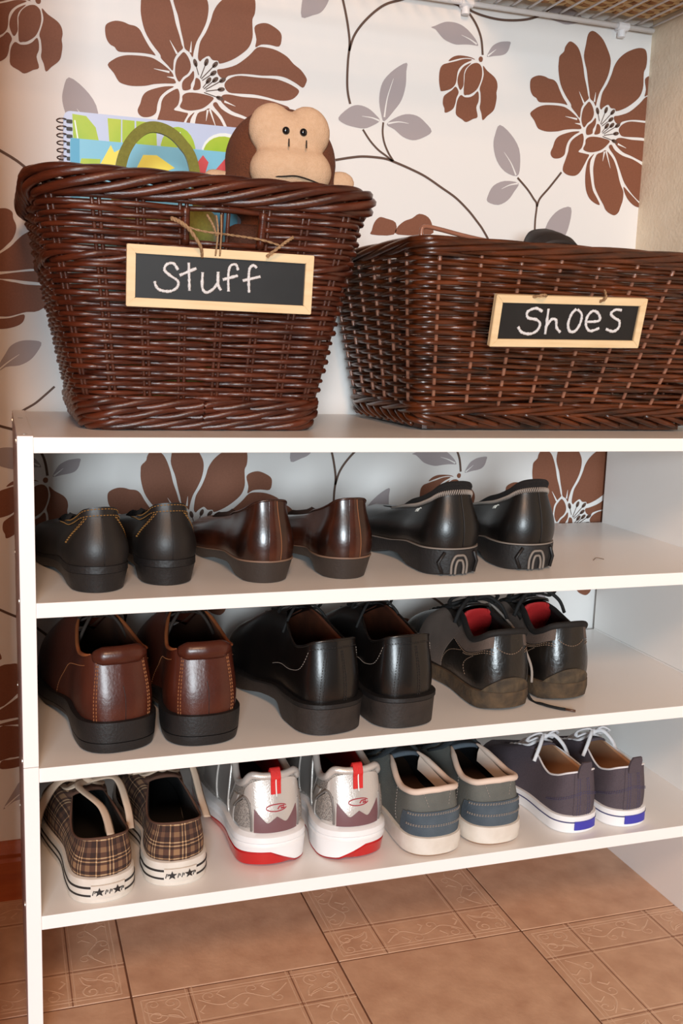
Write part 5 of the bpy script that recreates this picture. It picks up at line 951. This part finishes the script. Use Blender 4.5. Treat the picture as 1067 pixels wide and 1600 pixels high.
def shoe_G(label, x, y, rot, side):
    r = new_shoe(label, 'brown plaid sneakers on the lowest shelf', x, y, Z4, rot, 'sneaker')
    S = Shoe(r, 0.262, 0.0360, 0.043, side, [(0, 0.031), (0.3, 0.029), (0.6, 0.027), (1, 0.030)], [(0, 0), (0.75, 0.0), (0.92, 0.003), (1, 0.008)],
             top_keys(0.075, 0.069, 0.092, 0.052, 0.030, 0.012, 0.02, 0.38, hm=0.074, tend=0.78), 0.70, 0.003, 0.003, 0.3)
    S.sole('foxing', [(-0.0015, 0.0), (0.0006, 0.05), (0.0010, 0.5), (0.0006, 0.96), (-0.003, 1.0)], m_offw)
    for a, b in ((0.30, 0.37), (0.60, 0.68)): S.sole('foxing_stripe', [(0.0006, a), (0.0017, a+0.005), (0.0017, b-0.005), (0.0006, b)], m_blkrub)
    i0 = [i for i in range(2*NH+1) if abs(S.U[i]) <= 0.066]; v = []
    for off in (0.0012, 0.0032):
        for tt in (0.26, 0.74):
            for i in i0: v.append((*(S.O[i]+S.n[i]*off), S.ZBt[i]+tt*(S.ZT[i]-S.ZBt[i])))
    n = len(i0); f = []
    for q in range(n-1): f += [(2*n+q, 2*n+q+1, 3*n+q+1, 3*n+q), (q, n+q, n+q+1, q+1), (3*n+q, 3*n+q+1, n+q+1, n+q), (q, q+1, 2*n+q+1, 2*n+q)]
    f += [(0, 2*n, 3*n, n), (n-1, 2*n-1, 4*n-1, 3*n-1)]
    lb = mesh_obj('heel_label', v, f, m_offw, r, True); fix_normals(lb); sharp(lb)
    mb = MB(); zc = 0.0155
    Q = lambda xx, zz: (lambda i: (*(S.O[i]+S.n[i]*0.0040), zz))(int(round((xx/S.len+1)*NH)))
    def QF(xx, zz):
        f_ = (xx/S.len+1)*NH; i = int(f_); t = f_-i; a = S.O[i]+S.n[i]*0.0038; b = S.O[i+1]+S.n[i+1]*0.0038; return (*(a*(1-t)+b*t), zz)
    for sx in (-0.0095, 0.0095): mb.add([QF(p[0], p[2]) for p in star(sx, zc, 0.0056, 0)]+[QF(sx, zc)], [(k, (k+1) % 10, 10) for k in range(10)])
    for sx in (-0.0150, -0.0022, 0.0022, 0.0150): mb.tube([QF(sx-0.0012, zc-0.003), QF(sx, zc+0.002), QF(sx+0.0014, zc+0.0012), QF(sx+0.001, zc-0.001)], 0.0006, 5)
    mb.build('label_print', m_blkrub, lb)
    S.upper(m_plaid); S.lining(m_dklin); S.insole(mat('black_insole', srgb(22, 19, 18), 0.9)); S.collar(m_plaid, 0.56, 0.0014)
    S.patch('back_strip', -0.040, 0.040, 0.0, 0.99, 0.0009, m_plaid, 8, 10)
    S.tongue(m_plaid, 0.33, 0.098, 0.62, 0.072, 0.024, 0.018)
    S.laces(m_beigelace, (0.60, 0.66, 0.72), 0.0042, 0.25)
    c = np.array([0.0, 0.102, 0.101])
    loops = [[c+(0.004, 0, 0), c+(0.030, -0.018, 0.006), c+(0.037, -0.045, -0.018), c+(0.0375, -0.060, -0.040)], [c, c+(-0.014, -0.022, 0.004), c+(0.004, -0.060, -0.008), c+(0.006, -0.094, -0.026)],
             [c, c+(-0.030, -0.004, 0.008), c+(-0.052, 0.0, -0.022), c+(-0.060, -0.004, -0.055)]] if side < 0 else \
            [[c, c+(-0.022, -0.010, 0.012), c+(-0.042, -0.006, 0.002), c+(-0.034, 0.012, -0.006), c], [c, c+(0.02, -0.006, 0.010), c+(0.036, -0.002, 0.0), c+(0.041, -0.03, -0.03), c+(0.043, -0.055, -0.045)]]
    for k, P in enumerate(loops): MB().tube(catmull(P, 8), 0.0052, 6, flat=0.25, upv=(0.3, -0.4, 1)).build('lace_end', m_beigelace, r, True)
    MB().ball(c, (0.008, 0.006, 0.005)).build('lace_knot', m_beigelace, r, True)
    return S
shoe_G('brown plaid sneaker nearest the rack left side with draped laces', 0.087, 0.010, 8, -1)
shoe_G('brown plaid sneaker beside the silver running shoe', 0.170, 0.024, 3, 1)
# H: silver running shoes
m_mesh = mat('silver_mesh', srgb(176, 168, 160), 0.7, var=(700, srgb(120, 114, 110), 0.08), bump=(700, 0.8)); m_silver = mat('silver_synthetic', srgb(206, 200, 194), 0.32, metal=0.35, bump=(500, 0.15))
m_plum = mat('plum_grey_panel', srgb(116, 80, 84), 0.5); m_redrub = mat('red_outsole', srgb(188, 24, 26), 0.25, coat=0.4); m_redweb = mat('red_webbing', srgb(206, 34, 32), 0.6, bump=(900, 0.4)); m_greyp = mat('grey_overlay', srgb(120, 114, 110), 0.45)
m_logo = mat('crimson_logo', srgb(168, 40, 56), 0.5)
def shoe_H(label, x, y, rot, side):
    r = new_shoe(label, 'silver running shoes on the lowest shelf', x, y, Z4, rot, 'running_shoe')
    S = Shoe(r, 0.29, 0.0425, 0.050, side, [(0, 0.043), (0.25, 0.040), (0.5, 0.032), (1, 0.030)], [(0, 0.004), (0.07, 0.0), (0.70, 0.0), (0.88, 0.006), (1, 0.020)],
             top_keys(0.110, 0.090, 0.128, 0.062, 0.034, 0.014, 0.055, 0.42, hm=0.096, tend=0.84, dip=-0.02), 0.66, 0.004, 0.005, 0.38)
    lo = lambda q, u: 0.03+0.40*min(1, max(0, (u*side+0.075)/0.10))*(1 if abs(u) < 0.3 else max(0.35, 1-(abs(u)-0.3)*2.5))
    lo2 = lambda q, u: max(0.02, lo(q, u)-0.04)
    S.sole('outsole', [(-0.004, 0.0), (-0.001, lambda q, u: min(0.05, lo2(q, u)*0.6)), (0.0012, lo2), (-0.001, lo)], m_redrub)
    S.sole('midsole', [(-0.001, lo), (0.0012, lambda q, u: lo(q, u)+0.03), (0.0030, 0.62), (0.0010, 0.70), (0.0030, 0.76), (0.0022, 0.92), (-0.004, 1.02)], m_whiterub)
    S.upper(m_mesh); S.lining(m_redlin); S.insole(m_dklin); S.collar(m_silver, 0.58, 0.0046)
    S.patch('heel_overlay', -0.165, 0.165, 0.02, lambda u: 0.985-1.6*abs(u)**1.3, 0.0014, m_silver, 30, 10)
    S.patch('plum_panel', -0.088, 0.088, 0.04, lambda u: 0.20+0.10*max(0, 1-abs(u)/0.03)+0.24*max(0, (abs(u)-0.04)/0.048), 0.0021, m_plum, 28, 8)
    for sg in (-1, 1):
        S.patch('mesh_window', min(sg*0.105, sg*0.22), max(sg*0.105, sg*0.22), lambda u: 0.10, lambda u: 0.60-28*(abs(u)-0.155)**2, 0.0022, m_mesh, 18, 8)
        S.seam([[(sg*0.098, 0.06), (sg*0.100, 0.30), (sg*0.120, 0.56), (sg*0.165, 0.66), (sg*0.215, 0.58), (sg*0.245, 0.40)]], m_greyp, 0.0016, 0.0016, 'curved_overlay')
        S.patch('side_overlay', min(sg*0.24, sg*0.30), max(sg*0.24, sg*0.30), 0.0, 0.72, 0.0018, m_silver, 8, 8)
        S.patch('side_panel', min(sg*0.34, sg*0.60), max(sg*0.34, sg*0.60), 0.08, 0.90, 0.0012, m_greyp, 20, 8)
        S.seam([[(sg*0.32, 0.05), (sg*0.36, 0.45), (sg*0.44, 0.88)], [(sg*0.46, 0.05), (sg*0.50, 0.50), (sg*0.55, 0.9)]], m_silver, 0.0018, 0.0014, 'side_stripe')
    P = [S.S(0.0, v, o) for v, o in ((0.70, 0.0022), (0.82, 0.0030), (0.92, 0.0036), (1.0, 0.0042))]; P.append(S.S(0, 1.0, 0.0)+np.array([0, 0.002, 0.009])); P.append(S.S(0, 0.97, -0.008))
    C_ = catmull(P, 5); tg_ = np.gradient(C_, axis=0); nn_ = np.cross(np.tile((1.0, 0, 0), (len(C_), 1)), tg_); nn_ /= np.linalg.norm(nn_, axis=1)[:, None]+1e-9
    loft([[tuple(c+np.array((sx*0.0062, 0, 0))+n_*t_) for sx, t_ in ((-1, -0.0008), (1, -0.0008), (1, 0.0008), (-1, 0.0008))] for c, n_ in zip(C_, nn_)], 'pull_tab', m_redweb, r, smooth=False)
    S.seam([[(0.0, 0.66), (0.0, 0.85), (0.0, 0.99)]], m_line, 0.0009, 0.0044, 'tab_stripe')
    el = [(0.040*math.cos(t), 0.455+0.062*math.sin(t)+0.004*math.cos(t)) for t in np.linspace(0.3, 2*PI-0.2, 26)]
    mb = MB().tube([S.S(a, b, 0.0018) for a, b in el], 0.0006, 5); mb.tube([S.S(a, b, 0.0018) for a, b in ((0.004, 0.43), (0.012, 0.475), (0.030, 0.475), (0.030, 0.44), (0.016, 0.44))], 0.0009, 5)
    mb.build('heel_logo', m_logo, r)
    S.tongue(m_redlin, 0.36, 0.128, 0.66, 0.094, 0.027, 0.019, 0.006); S.laces(mat('red_white_lace', srgb(206, 150, 146), 0.8), (0.60, 0.66, 0.72), 0.003, 0.5)
    return S
shoe_H('silver and red running shoe beside the plaid sneaker', 0.288, 0.035, 4, -1)
shoe_H('silver and red running shoe beside the grey suede shoe', 0.388, 0.025, 2, 1)
# I: grey and blue suede shoes
m_gsu = lm('grey_suede', (92, 93, 89), (112, 113, 107), 0.95, 0, 900, 0.5); m_bsu = lm('slate_blue_suede', (66, 77, 87), (90, 101, 110), 0.95, 0, 900, 0.5); m_crm = mat('cream_piping', srgb(222, 200, 184), 0.7); m_lin_i = mat('navy_lining', srgb(14, 17, 24), 0.85); m_ins_i = mat('brown_insole', srgb(70, 48, 33), 0.7)
def shoe_I(label, x, y, rot, side):
    r = new_shoe(label, 'grey and blue suede shoes on the lowest shelf', x, y, Z4, rot)
    S = Shoe(r, 0.275, 0.0385, 0.045, side, [(0, 0.027), (0.3, 0.026), (0.6, 0.024), (1, 0.027)], [(0, 0), (0.75, 0.0), (0.92, 0.003), (1, 0.010)],
             top_keys(0.083, 0.075, 0.092, 0.054, 0.033, 0.014, 0.045, 0.41, hm=0.076, tend=0.80, dip=0.008), 0.72, 0.004, 0.003, 0.34)
    S.sole('outsole', [(-0.0045, 0.0), (-0.003, 0.03), (-0.001, 0.10), (-0.0012, 0.12)], mat('gum_rubber', srgb(168, 128, 96), 0.6))
    S.sole('midsole', [(-0.0012, 0.12), (0.0010, 0.16), (0.0020, 0.6), (0.0012, 0.96), (-0.003, 1.0)], m_offw)
    S.upper(m_gsu); S.lining(m_lin_i); S.insole(m_ins_i, 0.006, 0.022)
    S.patch('heel_panel', -0.20, 0.20, 0.0, lambda u: 0.52-0.6*max(0, abs(u)-0.15), 0.0012, m_bsu, 30, 8)
    S.patch('strap', -0.16, 0.16, 0.36, lambda u: 0.54, 0.0019, m_bsu, 24, 4)
    S.stitch([[(u, b) for u in np.linspace(-0.155, 0.155, 18)] for b in (0.50, 0.475)], m_grythread, 0.0026, 0.0010, 0.0006, 0.0023); S.stitch([[(u, b) for u in np.linspace(-0.155, 0.155, 18)] for b in (0.26, 0.235)], m_grythread, 0.0026, 0.0010, 0.0006, 0.0017)
    for sg in (-1, 1): S.stitch([[(sg*0.075, 0.95), (sg*0.060, 0.80), (sg*0.045, 0.60)], [(sg*0.36, 0.95), (sg*0.30, 0.60), (sg*0.24, 0.10)]], m_grythread, 0.0026, 0.0012, 0.0005, 0.0006)
    S.collar(m_crm, 0.58, 0.0040)
    v = []   # cream inner facing along both sides of the opening
    for sg in (-1, 1):
        I = [i for i in range(2*NH+1) if 0.12 <= S.U[i]*sg <= 0.54]; v = []; f = []
        for i in I:
            for dz, dn in ((0.001, 0.0005), (-0.008, 0.0036), (-0.020, 0.0042)): v.append((S.T[i][0]-S.n[i][0]*dn-sg*0.0005, S.T[i][1], S.T[i][2]+dz))
        for q in range(len(I)-1):
            for j in range(2): f.append((q*3+j, q*3+j+1, (q+1)*3+j+1, (q+1)*3+j))
        mesh_obj('inner_facing', v, f, m_crm, r, True)
    S.tongue(m_bsu, 0.385, 0.094, 0.66, 0.072, 0.028, 0.020, 0.005)
    for k, a in enumerate((0.56, 0.62, 0.68)):
        l, q = S.S(-a, 0.80, 0.001), S.S(a, 0.80, 0.001); c = (l+q)/2+np.array([0, -0.006, 0.018])
        MB().tube(catmull([S.S(-a-0.02, 0.55, 0.001), l, c, q, S.S(a+0.02, 0.55, 0.001)], 6), 0.0055, 6, flat=0.35, upv=(0, -0.4, 1)).build('instep_strap', lm('dark_slate_suede', (30, 36, 40), (44, 50, 54), 0.95, 0, 900, 0.5), r, True)
    return S
shoe_I('grey and slate blue suede shoe beside the silver running shoe', 0.489, 0.008, 4, -1)
shoe_I('grey and slate blue suede shoe beside the purple-grey canvas sneaker', 0.575, 0.014, 2, 1)
# J: purple-grey canvas sneakers
m_canv = mat('purple_grey_canvas', srgb(88, 77, 84), 0.85, var=(500, srgb(76, 66, 73), 0.3), bump=(1100, 0.5)); m_wlace = mat('white_lace', srgb(226, 224, 226), 0.8, bump=(1200, 0.4)); m_tanc = mat('tan_canvas_lining', srgb(206, 160, 124), 0.85); m_navy = mat('navy_stripe', srgb(72, 70, 112), 0.5); m_blue = mat('blue_heel_patch', srgb(62, 60, 168), 0.5)
def shoe_J(label, x, y, rot, side):
    r = new_shoe(label, 'purple-grey canvas sneakers on the lowest shelf', x, y, Z4, rot, 'sneaker')
    S = Shoe(r, 0.245, 0.0335, 0.040, side, [(0, 0.024), (0.3, 0.023), (0.6, 0.021), (1, 0.023)], [(0, 0), (0.75, 0.0), (0.92, 0.003), (1, 0.008)],
             top_keys(0.082, 0.068, 0.084, 0.046, 0.028, 0.011, 0.03, 0.39, hm=0.068, tend=0.76), 0.68, 0.003, 0.003, 0.34)
    S.sole('foxing', [(-0.001, 0.0), (0.0008, 0.05), (0.0012, 0.5), (0.0006, 0.96), (-0.003, 1.0)], m_whiterub)
    S.sole('foxing_stripe', [(0.0006, 0.60), (0.0016, 0.61), (0.0016, 0.67), (0.0006, 0.68)], m_navy)
    i0 = [i for i in range(2*NH+1) if -0.055 <= S.U[i] <= 0.075]; v = []; f = []
    for off in (0.0012, 0.0026):
        for tt in (0.22, 0.70):
            for i in i0: v.append((*(S.O[i]+S.n[i]*off), S.ZBt[i]+tt*(S.ZT[i]-S.ZBt[i])))
    n = len(i0)
    for q in range(n-1): f += [(2*n+q, 2*n+q+1, 3*n+q+1, 3*n+q), (q, n+q, n+q+1, q+1), (3*n+q, 3*n+q+1, n+q+1, n+q), (q, q+1, 2*n+q+1, 2*n+q)]
    f += [(0, 2*n, 3*n, n), (n-1, 2*n-1, 4*n-1, 3*n-1)]
    lb = mesh_obj('heel_patch', v, f, m_blue, r, True); fix_normals(lb); sharp(lb)
    S.upper(m_canv); S.lining(m_tanc); S.insole(mat('sand_insole', srgb(186, 140, 100), 0.8)); S.collar(m_wlace, 0.56, 0.0013, name='collar_piping')
    S.patch('back_strip', -0.055, 0.055, 0.0, 0.99, 0.0010, m_canv, 10, 10)
    for us in (-0.035, -0.022, 0.022, 0.035): S.stitch([[(us, 0.02), (us, 0.5), (us, 0.95)]], m_navy, 0.0022, 0.0012, 0.0004, 0.0013)
    S.stitch([[(u, 0.55-1.2*abs(u)) for u in np.linspace(-0.22, 0.22, 24)], [(u, 0.51-1.2*abs(u)) for u in np.linspace(-0.22, 0.22, 24)]], m_navy, 0.0022, 0.0012, 0.0004, 0.0013)
    P = S.S(0, 0.96, 0.002); rg_ = [[tuple(P+np.array((sx*wd, dy, dz))) for sx, dy in ((-1, 0), (1, 0), (1, 0.003), (-1, 0.003))] for wd, dy0, dz in ((0.009, 0, -0.006), (0.0095, 0, 0.004), (0.009, 0, 0.011), (0.0065, 0, 0.017))]
    for k, q in enumerate(rg_): rg_[k] = [(a, b-0.0016*k, c) for a, b, c in q]
    loft(rg_, 'pull_tab', m_canv, r, smooth=False)
    S.tongue(m_canv, 0.355, 0.090, 0.62, 0.066, 0.022, 0.016)
    S.laces(m_wlace, (0.59, 0.64, 0.69, 0.74), 0.0032, 0.4); S.bow(m_wlace, 0.40, 0.094, 0.022, 0.0030, 0.5, seed=x, ends=0.028)
    return S
shoe_J('purple-grey canvas sneaker with white laces beside the suede shoe', 0.697, 0.018, 6, -1)
shoe_J('purple-grey canvas sneaker with white laces nearest the rack right side', 0.772, 0.016, 4, 1)
# a brown clog standing heel-up in the low basket, and a twig at its rim
m_clog = lm('dark_brown_clog', (30, 21, 18), (42, 31, 26), 0.6)
def clog():
    r = thing('shoe', 'dark brown shoe heel poking above the low basket rim', 'shoe', (0.716, 0.200, 0.944), 0)
    r.rotation_euler = (math.radians(-62), 0, 0)
    S = Shoe(r, 0.20, 0.036, 0.043, 1, [(0, 0.022), (1, 0.020)], FLAT, top_keys(0.055, 0.052, 0.060, 0.045, 0.030, 0.012, 0.03, 0.5, tend=0.85), 0.7)
    S.sole('sole', [(-0.003, 0.0), (0, 0.1), (0.001, 0.9), (-0.002, 1.0)], m_clog); S.upper(m_clog); S.lining(m_dklin); S.insole(m_dklin)
clog()
